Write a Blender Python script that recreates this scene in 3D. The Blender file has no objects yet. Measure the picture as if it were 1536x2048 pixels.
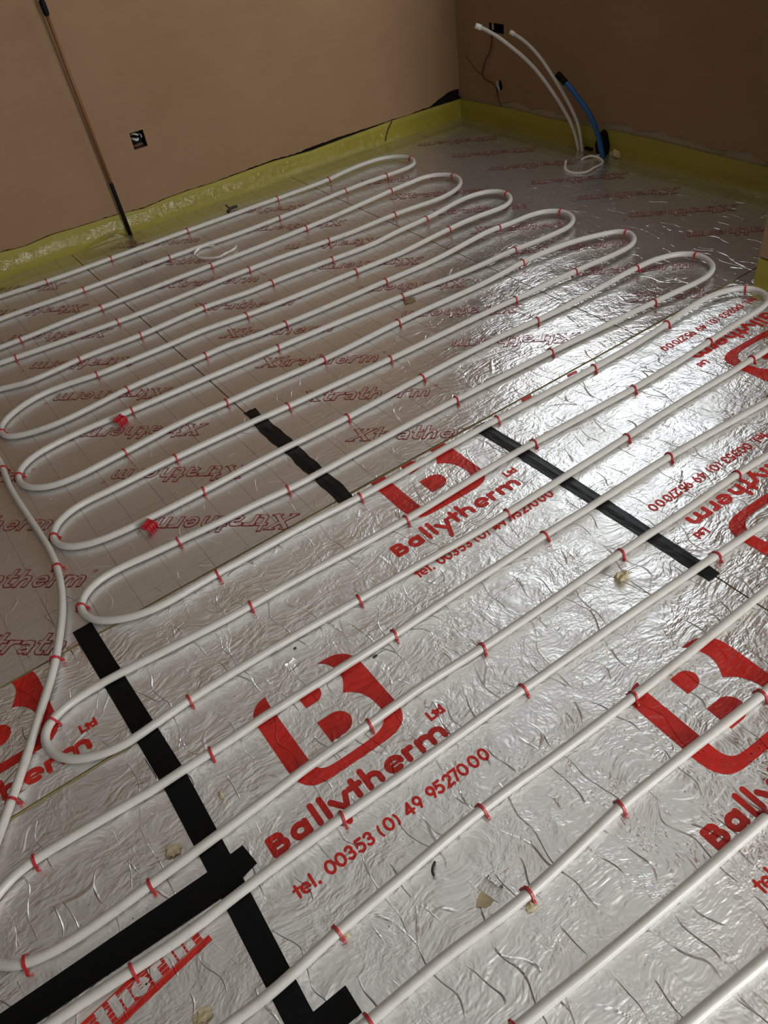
import bpy, bmesh, math, random
from mathutils import Matrix, Vector, noise

random.seed(7)
SC = bpy.context.scene
COL = SC.collection

# surveyed positions in metres (x along the heating runs, y towards the pink wall, z up)
PIPE = [(-0.2724, 3.7729), (0.3276, 3.7529), (0.5337, 3.7261), (0.8378, 3.7132), (1.2285, 3.7004), (1.5975, 3.6834), (1.7152, 3.6779), (2.0089, 3.6511), (2.2418, 3.6687),
 (2.3459, 3.6523), (2.4174, 3.598), (2.4377, 3.5198), (2.4184, 3.4638), (2.3769, 3.4297), (2.3319, 3.4246), (2.2151, 3.4317), (1.9831, 3.452), (1.5994, 3.4538),
 (1.4733, 3.4536), (1.0393, 3.4866), (0.6316, 3.5008), (0.268, 3.5284), (-0.1221, 3.5284), (-0.1711, 3.5187), (-0.2126, 3.491), (-0.2403, 3.4495), (-0.25, 3.4005),
 (-0.2403, 3.3516), (-0.2126, 3.3101), (-0.1711, 3.2824), (-0.1221, 3.2727), (0.2001, 3.2727), (0.2851, 3.2693), (0.5369, 3.2727), (0.6299, 3.2674), (1.1346, 3.2524),
 (1.3607, 3.2453), (1.6236, 3.2466), (2.1169, 3.2515), (2.2276, 3.2544), (2.3197, 3.2543), (2.3848, 3.2178), (2.4211, 3.1458), (2.3881, 3.0556), (2.3274, 3.0075),
 (2.2497, 2.9857), (1.9678, 3.0161), (1.6232, 3.0414), (1.3986, 3.0694), (1.2332, 3.078), (0.6363, 3.0912), (0.2274, 3.1372), (0.1662, 3.1453), (-0.1513, 3.1453),
 (-0.1891, 3.1378), (-0.2211, 3.1164), (-0.2425, 3.0844), (-0.25, 3.0467), (-0.2425, 3.0089), (-0.2211, 2.9769), (-0.1891, 2.9555), (-0.1513, 2.948), (0.1138, 2.948),
 (0.1992, 2.9156), (0.3147, 2.9147), (0.4161, 2.9219), (0.6629, 2.9094), (0.942, 2.917), (1.1686, 2.89), (1.2423, 2.8896), (1.5291, 2.8686), (1.7304, 2.8547),
 (1.8702, 2.8621), (2.0292, 2.8595), (2.1063, 2.8637), (2.1953, 2.8811), (2.3095, 2.8871), (2.3956, 2.8574), (2.4277, 2.8143), (2.4265, 2.7685), (2.3984, 2.7135),
 (2.3383, 2.6762), (2.2775, 2.6769), (2.1907, 2.6866), (2.0257, 2.6913), (1.7416, 2.6849), (1.5344, 2.6949), (1.0763, 2.7191), (1.0359, 2.7236), (0.8446, 2.7497),
 (0.7171, 2.7494), (0.5693, 2.7547), (0.4262, 2.7599), (0.3158, 2.7813), (0.223, 2.7863), (0.1571, 2.7701), (0.0934, 2.737), (0.0522, 2.6965), (0.0356, 2.6536),
 (0.0408, 2.6213), (0.0563, 2.6021), (0.1061, 2.5761), (0.1832, 2.5583), (0.2724, 2.5574), (0.3671, 2.5657), (0.475, 2.5768), (0.7802, 2.5706), (0.8638, 2.5712),
 (0.9863, 2.5527), (1.1093, 2.5415), (1.5654, 2.5275), (1.8365, 2.5208), (2.1664, 2.5304), (2.2309, 2.5205), (2.3226, 2.5174), (2.3993, 2.4937), (2.4411, 2.4397),
 (2.4243, 2.3547), (2.3658, 2.3106), (2.2624, 2.3034), (2.1501, 2.3103), (2.056, 2.3258), (1.9424, 2.3322), (1.5416, 2.3764), (1.0028, 2.4122), (0.9123, 2.4157),
 (0.6907, 2.4253), (0.4379, 2.4359), (0.2928, 2.4455), (0.1642, 2.4433), (0.0865, 2.4282), (0.0398, 2.3995), (0.0138, 2.3598), (0.0095, 2.3274), (0.018, 2.2899),
 (0.0408, 2.2586), (0.0803, 2.2308), (0.1568, 2.2166), (0.2408, 2.2197), (0.328, 2.2255), (0.5233, 2.2394), (0.6338, 2.2384), (0.6992, 2.2329), (0.8121, 2.2303),
 (1.0781, 2.2163), (1.4106, 2.2257), (1.9601, 2.219), (2.0179, 2.2223), (2.1455, 2.2105), (2.2353, 2.199), (2.3425, 2.1674), (2.3956, 2.1452), (2.4443, 2.1213),
 (2.4616, 2.0924), (2.438, 2.0349), (2.3873, 1.9992), (2.3251, 1.9933), (2.0924, 2.0125), (1.8078, 2.0332), (1.2446, 2.0446), (0.8427, 2.0593), (0.7235, 2.0665),
 (0.4381, 2.0769), (0.2412, 2.075), (0.1076, 2.0718), (0.0734, 2.0623), (0.0389, 2.0365), (0.0138, 1.9953), (0.0092, 1.9668), (0.0182, 1.9397), (0.0389, 1.9129),
 (0.0722, 1.8932), (0.1165, 1.8794), (0.1889, 1.8702), (0.2651, 1.8669), (0.4355, 1.8663), (0.6174, 1.87), (0.9475, 1.8651), (1.2547, 1.8749), (1.4747, 1.8783),
 (1.6486, 1.8724), (1.7577, 1.8634), (2.0381, 1.8556), (2.251, 1.8567), (2.316, 1.8545), (2.3893, 1.8371), (2.4349, 1.8146), (2.4716, 1.764), (2.4617, 1.6999),
 (2.4253, 1.6512), (2.3732, 1.6294), (2.2978, 1.625), (2.2029, 1.6337), (2.1029, 1.6448), (1.8876, 1.665), (1.6479, 1.6796), (1.4809, 1.6858), (1.25, 1.6931),
 (0.8807, 1.6942), (0.6305, 1.6939), (0.527, 1.7029), (0.4549, 1.7048), (0.2902, 1.7179), (0.2057, 1.7249), (0.1209, 1.7337), (0.0621, 1.7303), (0.0246, 1.7163),
 (-0.0027, 1.6941), (-0.0154, 1.6691), (-0.0183, 1.6451), (-0.0112, 1.6149), (0.0094, 1.586), (0.0449, 1.5615), (0.1032, 1.5363), (0.1688, 1.5269), (0.2408, 1.5287),
 (0.3194, 1.531), (0.4329, 1.5287), (0.591, 1.5291), (0.7672, 1.5207), (1.1784, 1.524), (1.2744, 1.5233), (1.3336, 1.5219), (1.6734, 1.5136), (2.0225, 1.5216),
 (2.1392, 1.5314), (2.2631, 1.5273), (2.3294, 1.5109), (2.3772, 1.4781), (2.3903, 1.4359), (2.3776, 1.3973), (2.3472, 1.3695), (2.3104, 1.36), (2.2559, 1.3564),
 (2.1723, 1.357), (2.0271, 1.354), (1.6738, 1.3485), (1.4817, 1.3549), (1.2739, 1.3629), (1.1926, 1.3649), (0.8061, 1.3568), (0.3477, 1.3712), (0.3305, 1.3712),
 (0.1067, 1.3846), (-0.0189, 1.3945), (-0.1098, 1.395), (-0.1573, 1.3874), (-0.1834, 1.3766), (-0.2043, 1.3588), (-0.216, 1.3357), (-0.217, 1.3029), (-0.2062, 1.272),
 (-0.184, 1.246), (-0.1533, 1.2255), (-0.1131, 1.2094), (-0.0607, 1.2023), (0.0102, 1.2084), (0.0897, 1.2145), (0.2641, 1.2165), (0.5519, 1.206), (0.7416, 1.1985),
 (0.9574, 1.1905), (1.0211, 1.1916), (1.4773, 1.199), (1.6326, 1.2033), (2.0313, 1.1992), (2.1118, 1.1976), (2.2501, 1.1976), (2.2807, 1.1915), (2.3066, 1.1742),
 (2.3239, 1.1483), (2.33, 1.1177), (2.3239, 1.0871), (2.3066, 1.0612), (2.2807, 1.0439), (2.2501, 1.0378), (1.8907, 1.0378), (1.6626, 1.052), (1.493, 1.0609),
 (1.1646, 1.0632), (1.0348, 1.0663), (0.923, 1.0648), (0.7416, 1.0638), (0.5504, 1.0597), (0.181, 1.0626), (0.0695, 1.0605), (0.0203, 1.0617), (-0.035, 1.0599),
 (-0.1447, 1.0657), (-0.3151, 1.0735), (-0.3415, 1.0732), (-0.3665, 1.066), (-0.3883, 1.058), (-0.4064, 1.0485), (-0.4283, 1.03), (-0.4437, 1.0061), (-0.4485, 0.9751),
 (-0.4401, 0.9391), (-0.4256, 0.9176), (-0.4107, 0.9051), (-0.3867, 0.8928), (-0.3586, 0.8846), (-0.3136, 0.8783), (-0.2494, 0.8771), (-0.1892, 0.8784), (-0.1453, 0.881),
 (-0.0404, 0.884), (0.0879, 0.8903), (0.2065, 0.8973), (0.3713, 0.8991), (0.5162, 0.9026), (0.6817, 0.8967), (0.7707, 0.8954), (1.1266, 0.8965), (1.3452, 0.8923),
 (1.5578, 0.8932), (1.6853, 0.8894), (2.2528, 0.8894), (2.2823, 0.8835), (2.3074, 0.8668), (2.3241, 0.8417), (2.33, 0.8122), (2.3241, 0.7827), (2.3074, 0.7576),
 (2.2823, 0.7409), (2.2528, 0.735), (1.4715, 0.735), (1.2848, 0.7416), (0.9422, 0.7517), (0.6812, 0.756), (0.6466, 0.7572), (0.3937, 0.7585), (0.2113, 0.7617),
 (0.0178, 0.7607), (-0.1341, 0.7563), (-0.2314, 0.7603), (-0.32, 0.7664), (-0.3764, 0.7689), (-0.456, 0.7689), (-0.492, 0.7617), (-0.5225, 0.7414), (-0.5428, 0.7109),
 (-0.55, 0.6749), (-0.5428, 0.6389), (-0.5225, 0.6084), (-0.492, 0.5881), (-0.456, 0.5809), (-0.1222, 0.5809), (-0.0807, 0.5786), (0.0905, 0.5904), (0.2456, 0.5972),
 (0.4327, 0.6041), (0.5078, 0.6027), (0.5839, 0.5996), (0.8367, 0.5952), (1.0323, 0.5961), (1.2848, 0.6001), (2.2472, 0.6001), (2.2789, 0.5938), (2.3057, 0.5758),
 (2.3237, 0.549), (2.33, 0.5173), (2.3237, 0.4856), (2.3057, 0.4588), (2.2789, 0.4408), (2.2472, 0.4345), (1.0555, 0.4345), (1.0323, 0.435), (0.7634, 0.4442),
 (0.6394, 0.4463), (0.5222, 0.4397), (0.3941, 0.4345), (0.3568, 0.4347), (0.2378, 0.4428), (0.0585, 0.4438), (-0.4746, 0.4438), (-0.5034, 0.4381), (-0.5279, 0.4217),
 (-0.5443, 0.3972), (-0.55, 0.3683), (-0.5443, 0.3395), (-0.5279, 0.315), (-0.5034, 0.2986), (-0.4746, 0.2929), (0.2611, 0.2929), (0.4042, 0.2845), (0.5955, 0.2764),
 (0.8274, 0.2697), (2.2584, 0.2697), (2.2858, 0.2642), (2.309, 0.2487), (2.3245, 0.2255), (2.33, 0.1981), (2.3245, 0.1706), (2.309, 0.1474), (2.2858, 0.1319),
 (2.2584, 0.1264), (0.6291, 0.1264), (0.4527, 0.1408), (-0.5, 0.1408)]
FEED = [(-0.0456, 3.0156), (-0.0282, 2.8174), (-0.013, 2.632), (-0.0099, 2.5073), (-0.0119, 2.4319), (-0.0205, 2.3231), (-0.0174, 2.1676), (-0.0122, 2.0469), (-0.0098, 1.944),
 (-0.0159, 1.8567), (-0.0336, 1.7585), (-0.0596, 1.6747), (-0.0881, 1.6076), (-0.1202, 1.5403), (-0.1568, 1.4764), (-0.1964, 1.415), (-0.2384, 1.3494), (-0.2716, 1.2979),
 (-0.3176, 1.2319), (-0.3466, 1.1913), (-0.3764, 1.1489), (-0.4206, 1.0845), (-0.4694, 1.0195)]
CLIPS = [(1, 1, 5, 0.5337, 3.7261), (1, 2, 5, 0.8378, 3.7132), (1, 3, 5, 1.2285, 3.7004), (1, 4, 5, 1.7152, 3.6779), (1, 5, 5, 2.0089, 3.6511), (2, 1, 5, 0.6316, 3.5008),
 (2, 2, 5, 1.0393, 3.4866), (2, 3, 5, 1.5994, 3.4538), (2, 4, 5, 1.9831, 3.452), (2, 5, 5, 2.2151, 3.4317), (3, 1, 5, 0.2851, 3.2693), (3, 2, 5, 0.6299, 3.2674),
 (3, 3, 5, 1.1346, 3.2524), (3, 4, 5, 1.6236, 3.2466), (3, 5, 5, 2.1169, 3.2515), (4, 1, 5, 0.2274, 3.1372), (4, 2, 5, 0.6347, 3.0871), (4, 3, 5, 1.2332, 3.078),
 (4, 4, 5, 1.6232, 3.0414), (4, 5, 5, 1.9678, 3.0161), (5, 1, 6, 0.4161, 2.9219), (5, 2, 6, 0.6629, 2.9094), (5, 3, 6, 0.942, 2.917), (5, 4, 6, 1.2423, 2.8896),
 (5, 5, 6, 1.5291, 2.8686), (5, 6, 6, 2.0292, 2.8595), (6, 1, 4, 0.4262, 2.7599), (6, 2, 4, 1.0359, 2.7236), (6, 3, 4, 1.5344, 2.6949), (6, 4, 4, 2.0257, 2.6913),
 (7, 1, 5, 0.475, 2.5768), (7, 2, 5, 0.7802, 2.5706), (7, 3, 5, 1.1093, 2.5415), (7, 4, 5, 1.5654, 2.5275), (7, 5, 5, 2.1664, 2.5304), (8, 1, 4, 0.4379, 2.4359),
 (8, 2, 4, 1.0028, 2.4122), (8, 3, 4, 1.5416, 2.3764), (8, 4, 4, 2.0681, 2.3393), (9, 1, 5, 0.328, 2.2255), (9, 2, 5, 0.6992, 2.2329), (9, 3, 5, 1.0781, 2.2163),
 (9, 4, 5, 1.4106, 2.2257), (9, 5, 5, 2.0179, 2.2223), (10, 1, 5, 0.4381, 2.0769), (10, 2, 5, 0.8427, 2.0593), (10, 3, 5, 1.2446, 2.0446), (10, 4, 5, 1.8078, 2.0332),
 (10, 5, 5, 2.0924, 2.0125), (11, 1, 5, 0.4355, 1.8663), (11, 2, 5, 0.9475, 1.8651), (11, 3, 5, 1.2547, 1.8749), (11, 4, 5, 1.7577, 1.8634), (11, 5, 5, 2.251, 1.8567),
 (12, 1, 5, 0.2902, 1.7179), (12, 2, 5, 0.6305, 1.6939), (12, 3, 5, 1.2466, 1.6889), (12, 4, 5, 1.6479, 1.6796), (12, 5, 5, 2.1029, 1.6448), (13, 1, 5, 0.3194, 1.531),
 (13, 2, 5, 0.7672, 1.5207), (13, 3, 5, 1.2794, 1.5291), (13, 4, 5, 1.6734, 1.5136), (13, 5, 5, 2.0275, 1.5259), (14, 1, 6, -0.1828, 1.371), (14, 2, 6, 0.3281, 1.3668),
 (14, 3, 6, 0.8073, 1.3584), (14, 4, 6, 1.2771, 1.3664), (14, 5, 6, 1.6698, 1.3449), (14, 6, 6, 2.0271, 1.354), (15, 1, 5, 0.0897, 1.2145), (15, 2, 5, 0.5519, 1.206),
 (15, 3, 5, 1.0211, 1.1916), (15, 4, 5, 1.4807, 1.2022), (15, 5, 5, 2.0267, 1.1958), (16, 1, 6, -0.3151, 1.0735), (16, 2, 6, 0.0695, 1.0605), (16, 3, 6, 0.5504, 1.0597),
 (16, 4, 6, 1.0348, 1.0663), (16, 5, 6, 1.493, 1.0609), (16, 6, 6, 1.8981, 1.0482), (17, 1, 6, -0.3867, 0.8928), (17, 2, 6, -0.1442, 0.8837), (17, 3, 6, 0.3713, 0.8991),
 (17, 4, 6, 0.6817, 0.8967), (17, 5, 6, 1.1279, 0.8977), (17, 6, 6, 1.5611, 0.8958), (18, 1, 4, -0.2311, 0.761), (18, 2, 4, 0.2113, 0.7617), (18, 3, 4, 0.6812, 0.756),
 (18, 4, 4, 1.2861, 0.7427), (19, 1, 3, 0.0914, 0.5918), (19, 2, 3, 0.4333, 0.6049), (19, 3, 3, 0.8376, 0.596), (20, 1, 4, 0.0568, 0.4442), (20, 2, 4, 0.3941, 0.4345),
 (20, 3, 4, 0.6408, 0.4476), (20, 4, 4, 1.0333, 0.4358), (21, 1, 2, 0.2355, 0.295), (21, 2, 2, 0.8294, 0.2742)]
BENDCLIPS = [(1, 2.4377, 3.5198), (3, 2.4211, 3.1458), (5, 2.4265, 2.7685), (6, 0.0353, 2.646), (7, 2.4411, 2.4397), (8, 0.0138, 2.3598), (9, 2.465, 2.0955), (10, 0.0124, 1.991),
 (11, 2.4716, 1.764), (12, -0.0143, 1.6682), (13, 2.3707, 1.4692)]
FEEDCLIPS = [(-0.0119, 2.4319), (-0.0159, 1.8567), (-0.1202, 1.5403), (-0.3176, 1.2319)]
STRIP_L = [(0.4315, 0.1156), (0.543, 0.105), (0.6732, 0.1154), (0.8096, 0.1101), (0.9905, 0.1059), (1.0401, 0.1019), (1.1251, 0.0938), (1.2494, 0.1033), (1.3762, 0.1053),
 (1.4928, 0.1014), (1.7452, 0.105), (1.8529, 0.1058), (2.0681, 0.0939), (2.2449, 0.0999), (2.4033, 0.102), (2.5757, 0.1066), (2.698, 0.105), (2.8533, 0.1031),
 (3.0508, 0.0967)]
PLAST_L = [(0.4315, 0.1156), (0.543, 0.105), (0.6732, 0.1154), (0.8096, 0.1101), (0.9905, 0.1059), (1.0401, 0.1019), (1.1251, 0.0938), (1.2494, 0.1033), (1.3762, 0.1053),
 (1.4928, 0.1014), (1.7458, 0.1073), (1.8541, 0.1105), (1.9738, 0.1034), (2.0712, 0.1083), (2.2472, 0.1119), (2.4045, 0.1093), (2.5757, 0.1066), (2.698, 0.105),
 (2.8436, 0.1082), (2.858, 0.1149), (2.9147, 0.134), (2.9747, 0.1497), (3.0443, 0.1504), (3.0536, 0.1351)]
STRIP_R = [(3.8156, 0.0989), (3.4369, 0.1097), (3.1599, 0.1046), (2.861, 0.1143), (2.7374, 0.1195), (2.5323, 0.1202), (2.2622, 0.1166), (2.0878, 0.1153), (1.9333, 0.1142)]
PLAST_R = [(3.8061, 0.1107), (3.6484, 0.1156), (3.49, 0.1265), (3.4133, 0.1502), (3.3027, 0.1254), (3.1957, 0.1491), (3.1676, 0.1416), (3.0578, 0.1306), (2.8313, 0.1398),
 (2.7548, 0.1458), (2.6577, 0.1598), (2.6263, 0.1388), (2.5971, 0.1372), (2.5364, 0.1543), (2.465, 0.1602), (2.4391, 0.1498), (2.346, 0.1537), (2.2679, 0.1512),
 (2.2297, 0.1354), (2.1647, 0.1353), (2.1296, 0.1441), (2.0249, 0.1561), (1.9801, 0.1408), (1.9358, 0.1257)]
SOCK_L = [(1.1754, 0.4278), (1.2373, 0.4284), (1.2366, 0.355), (1.1672, 0.3567)]
POLE = [(1.0153, 3.9092, 0.0013), (1.0084, 3.9045, 0.2632), (0.983, 3.8855, 0.9566), (0.9831, 3.8855, 0.9862)]
BOX_R = [(3.6031, 0.4979), (3.4847, 0.5011), (3.4862, 0.4567), (3.5943, 0.4513)]
CABLE_R = [(3.5716, 0.4533), (3.5705, 0.3987), (3.5835, 0.3672), (3.6205, 0.3232), (3.6384, 0.2853), (3.6447, 0.2457), (3.6101, 0.2281), (3.5599, 0.2176), (3.5412, 0.2005),
 (3.5341, 0.1868)]
WIRE_R = [(3.7841, 0.3219), (3.7378, 0.2906), (3.6917, 0.2595), (3.6448, 0.2433)]
WIRE2_R = [(3.5494, 0.1921), (3.5394, 0.1516), (3.5176, 0.1124)]
HOLE_R = [(3.5254, 0.21)]
WPIPE_A = [(3.0406, 2.9298, 0.012), (3.0229, 2.9543, 0.107), (3.0041, 3.017, 0.2026), (2.9851, 3.0916, 0.2885), (2.9658, 3.1756, 0.366), (2.9474, 3.2256, 0.408),
 (2.9284, 3.2963, 0.45), (2.9103, 3.3362, 0.4801), (2.8913, 3.4082, 0.5116), (2.873, 3.4562, 0.5326), (2.8557, 3.4654, 0.5398)]
WPIPE_B = [(3.0412, 2.9074, 0.0234), (3.0289, 2.9278, 0.1262), (3.0154, 2.9958, 0.2323), (3.0013, 3.0855, 0.3339), (2.9871, 3.1744, 0.4197), (2.9731, 3.2599, 0.4737),
 (2.9595, 3.3296, 0.5019)]
BLUE = [(3.0351, 2.7648, 0.0391), (3.0241, 2.802, 0.1202), (3.0125, 2.8608, 0.2097), (3.0012, 2.9071, 0.2561), (2.99, 2.95, 0.3007), (2.979, 2.9858, 0.3267),
 (2.9681, 3.0184, 0.3573)]
BLACKBOX = [(3.0563, 2.7883)]
FOAMLUMP = [(3.0876, 2.731), (3.126, 2.7095)]
CURL = [(2.952, 2.8251), (2.9993, 2.8251), (3.0169, 2.7995), (3.0175, 2.7644), (2.9868, 2.7191), (2.9511, 2.7042), (2.9164, 2.6996), (2.8451, 2.6941), (2.8182, 2.7318),
 (2.8172, 2.7863), (2.8957, 2.8724)]
TAPES = {'L': [(-0.0596, 1.6185), (-0.0095, 1.6005), (-0.0446, 1.0616), (0.0096, 1.0583), (-0.0551, 0.5288), (-0.0087, 0.5282)],
 'Mid': [(0.7192, 2.1481), (0.7629, 2.1478), (0.7611, 1.5475), (0.714, 1.5513)],
 'R': [(1.1987, 1.5257), (1.2495, 1.5528), (1.2504, 1.3905), (1.2552, 0.7038), (1.2165, 0.7), (1.2084, 1.3699)],
 'T': [(-0.4489, 0.847), (-0.0497, 0.8418), (0.0327, 0.8429), (0.0328, 0.7934), (-0.0566, 0.7694), (-0.4027, 0.7921)],
 'T2': [(-0.0014, 0.5126), (0.0553, 0.5151), (0.0574, 0.4651), (0.0346, 0.4609)]}
MISC = {'bitA': (0.4857, 1.0455),
 'blackbit': (1.5045, 3.7656),
 'blackbox2': (2.6984, 1.6794),
 'blackclip': (0.2921, 0.5763),
 'bugA': (0.3534, 1.1898),
 'crumbA': (0.0433, 0.9633),
 'crumbB': (-0.0865, 0.9202),
 'crumbC': (0.3864, 0.4174),
 'crumbD': (-0.0994, 0.9154),
 'foam': (1.0743, 0.8442),
 'foamT': (0.5751, 1.121),
 'glob': (1.548, 2.3381),
 'hole': (0.1016, 0.5811),
 'moundL': (0.9144, 3.8654),
 'redA': (0.3795, 2.4132),
 'redB': (0.2457, 1.8401),
 'splinter': (-0.163, 0.6224),
 'strip': (1.22, 3.3868),
 'tearA': (0.3253, 1.142),
 'tearB': (0.34, 0.4808),
 'tearC': (0.5049, 0.8588)}
STRIPCRACK = [(2.5789, 0.1058), (2.5517, 0.0769), (2.5347, 0.0503), (2.5231, 0.0168)]
FRAG = [(1.42, 1.5557), (1.6134, 1.5526)]
CURLSTRIP = [(1.242, 3.4316), (1.2152, 3.4723), (1.1674, 3.4584), (1.1365, 3.4252), (1.1323, 3.384), (1.1581, 3.3379), (1.2024, 3.2999), (1.2477, 3.3142), (1.2886, 3.3191),
 (1.3192, 3.3532)]
TELX = [0.0049, 0.0214, 0.0375, 0.0474, 0.0774, 0.1006, 0.1229, 0.1454, 0.166, 0.1936, 0.2122, 0.2278, 0.2606, 0.283, 0.3165, 0.3354, 0.3579, 0.3751, 0.395, 0.423, 0.4489]
PIER = [(2.4397, 1.4902)]
CAM_ROT = [[0.81020469, -0.57273362, -0.12467782], [-0.46543388, -0.49933298, -0.73077895], [0.35628593, 0.65010982, -0.67113155]]

# ------------------------------------------------------------------ camera
cam_data = bpy.data.cameras.new('camera')
cam_data.sensor_fit = 'AUTO'
cam_data.sensor_width = 36.0
cam_data.lens = 1600.0 / 2048.0 * 36.0
cam_data.clip_start = 0.02
cam = bpy.data.objects.new('camera', cam_data)
COL.objects.link(cam)
rx, ry, rz = [Vector(r) for r in CAM_ROT]
cam.matrix_world = Matrix(((rx.x, -ry.x, -rz.x, 0.0), (rx.y, -ry.y, -rz.y, 0.0), (rx.z, -ry.z, -rz.z, 1.48), (0, 0, 0, 1)))
SC.camera = cam

# ------------------------------------------------------------------ world, daylight, exposure
world = bpy.data.worlds.new('daylight')
SC.world = world
world.use_nodes = True
world.node_tree.nodes['Background'].inputs[0].default_value = (0.86, 0.95, 1.0, 1)
world.node_tree.nodes['Background'].inputs[1].default_value = 0.5
SC.cycles.max_bounces = 5
SC.cycles.diffuse_bounces = 3
SC.cycles.glossy_bounces = 3
SC.cycles.transparent_max_bounces = 6
SC.view_settings.view_transform = 'Standard'
SC.view_settings.look = 'None'
SC.view_settings.exposure = 0.08
SC.view_settings.gamma = 1.0
SC.view_settings.use_curve_mapping = False

def area(name, loc, aim, w, h, power, color):
    d = bpy.data.lights.new(name, 'AREA')
    d.shape = 'RECTANGLE'; d.size = w; d.size_y = h; d.energy = power; d.color = color
    o = bpy.data.objects.new(name, d); COL.objects.link(o)
    o.location = loc
    o.rotation_euler = (Vector(aim)).to_track_quat('-Z', 'Y').to_euler()
    return o
# daylight entering through the window over the pipe stubs, the glazed doors behind the camera
W1 = dict(y0=1.60, y1=3.50, z0=0.98, z1=2.40)
W2 = dict(x0=0.95, x1=2.36, z0=0.0, z1=2.15)
area('window_daylight', (3.14, 2.55, 1.69), (-1, 0, 0), 1.85, 1.38, 16, (0.93, 0.97, 1.0))
area('door_daylight', (1.655, -3.06, 1.1), (0, 1, 0), 1.3, 2.0, 138, (0.95, 0.98, 1.0))

# ------------------------------------------------------------------ helpers
def link(o, parent=None):
    COL.objects.link(o)
    if parent is not None:
        o.parent = parent
    return o

def tag(o, label=None, cat=None, group=None, kind=None):
    if label: o['label'] = label
    if cat: o['category'] = cat
    if group: o['group'] = group
    if kind: o['kind'] = kind
    return o

def mesh_of(name, verts, faces, mats, midx=None, smooth=False):
    me = bpy.data.meshes.new(name)
    me.from_pydata([tuple(v) for v in verts], [], faces)
    for m in (mats if isinstance(mats, (list, tuple)) else [mats]):
        me.materials.append(m)
    if midx:
        me.polygons.foreach_set('material_index', midx)
    if smooth:
        me.polygons.foreach_set('use_smooth', [True] * len(me.polygons))
    me.update()
    return me

def mk(name, verts, faces, mats, parent=None, midx=None, smooth=False, base=None):
    """one mesh object from world-space vertices; its origin goes to the base of the piece"""
    if base is None:
        xs = [v[0] for v in verts]; ys = [v[1] for v in verts]; zs = [v[2] for v in verts]
        base = ((min(xs) + max(xs)) / 2, (min(ys) + max(ys)) / 2, min(zs))
    b = Vector(base)
    me = mesh_of(name, [Vector(v) - b for v in verts], faces, mats, midx, smooth)
    o = bpy.data.objects.new(name, me)
    link(o, parent)
    p = Vector((0, 0, 0))
    q = parent
    while q is not None:
        p += q.location; q = q.parent
    o.location = b - p
    return o

def empty(name, loc, parent=None):
    o = bpy.data.objects.new(name, None)
    o.empty_display_size = 0.05
    link(o, parent); o.location = loc
    return o

def box_geo(x0, x1, y0, y1, z0, z1):
    v = [(x0, y0, z0), (x1, y0, z0), (x1, y1, z0), (x0, y1, z0), (x0, y0, z1), (x1, y0, z1), (x1, y1, z1), (x0, y1, z1)]
    f = [(0, 3, 2, 1), (4, 5, 6, 7), (0, 1, 5, 4), (1, 2, 6, 5), (2, 3, 7, 6), (3, 0, 4, 7)]
    return v, f

def join_geo(parts):
    V, Fc = [], []
    for v, f in parts:
        n = len(V); V += list(v); Fc += [tuple(i + n for i in q) for q in f]
    return V, Fc

def catmull(pts, step):
    P = [Vector(p) for p in pts]
    P = [P[0] * 2 - P[1]] + P + [P[-1] * 2 - P[-2]]
    out = []
    for i in range(1, len(P) - 2):
        a, b, c, d = P[i - 1], P[i], P[i + 1], P[i + 2]
        n = max(1, int((c - b).length / step))
        # centripetal-like tangents keep close points from looping
        lab, lbc, lcd = max(1e-4, (b - a).length), max(1e-4, (c - b).length), max(1e-4, (d - c).length)
        m1 = ((b - a) / lab * lbc + (c - b) / lbc * lab) / (lab + lbc) * lbc
        m2 = ((c - b) / lbc * lcd + (d - c) / lcd * lbc) / (lbc + lcd) * lbc
        for k in range(n):
            t = k / n
            h = (2*t**3 - 3*t*t + 1, t**3 - 2*t*t + t, -2*t**3 + 3*t*t, t**3 - t*t)
            out.append(b * h[0] + m1 * h[1] + c * h[2] + m2 * h[3])
    out.append(P[-2])
    return out

def smooth_line(pts, it):
    for _ in range(it):
        pts = [pts[0]] + [(pts[i - 1] + pts[i] * 2 + pts[i + 1]) / 4 for i in range(1, len(pts) - 1)] + [pts[-1]]
    return pts

def tube_geo(path, r, sides=12, cap=True):
    """sweep a circle along a path; r is a number or one radius per point"""
    V, Fc = [], []
    n = len(path)
    up = Vector((0, 0, 1))
    prev = None
    for i, p in enumerate(path):
        t = (path[min(n - 1, i + 1)] - path[max(0, i - 1)]).normalized()
        if prev is None:
            ref = up if abs(t.z) < 0.9 else Vector((1, 0, 0))
            s = t.cross(ref).normalized()
        else:
            s = (prev - t * prev.dot(t)).normalized()
        prev = s
        q = s.cross(t).normalized()
        rr = r[i] if isinstance(r, (list, tuple)) else r
        for k in range(sides):
            a = 2 * math.pi * k / sides
            V.append(p + s * (rr * math.cos(a)) + q * (rr * math.sin(a)))
    for i in range(n - 1):
        for k in range(sides):
            k2 = (k + 1) % sides
            Fc.append((i * sides + k, i * sides + k2, (i + 1) * sides + k2, (i + 1) * sides + k))
    if cap:
        Fc.append(tuple(range(sides - 1, -1, -1)))
        Fc.append(tuple((n - 1) * sides + k for k in range(sides)))
    return V, Fc

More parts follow.
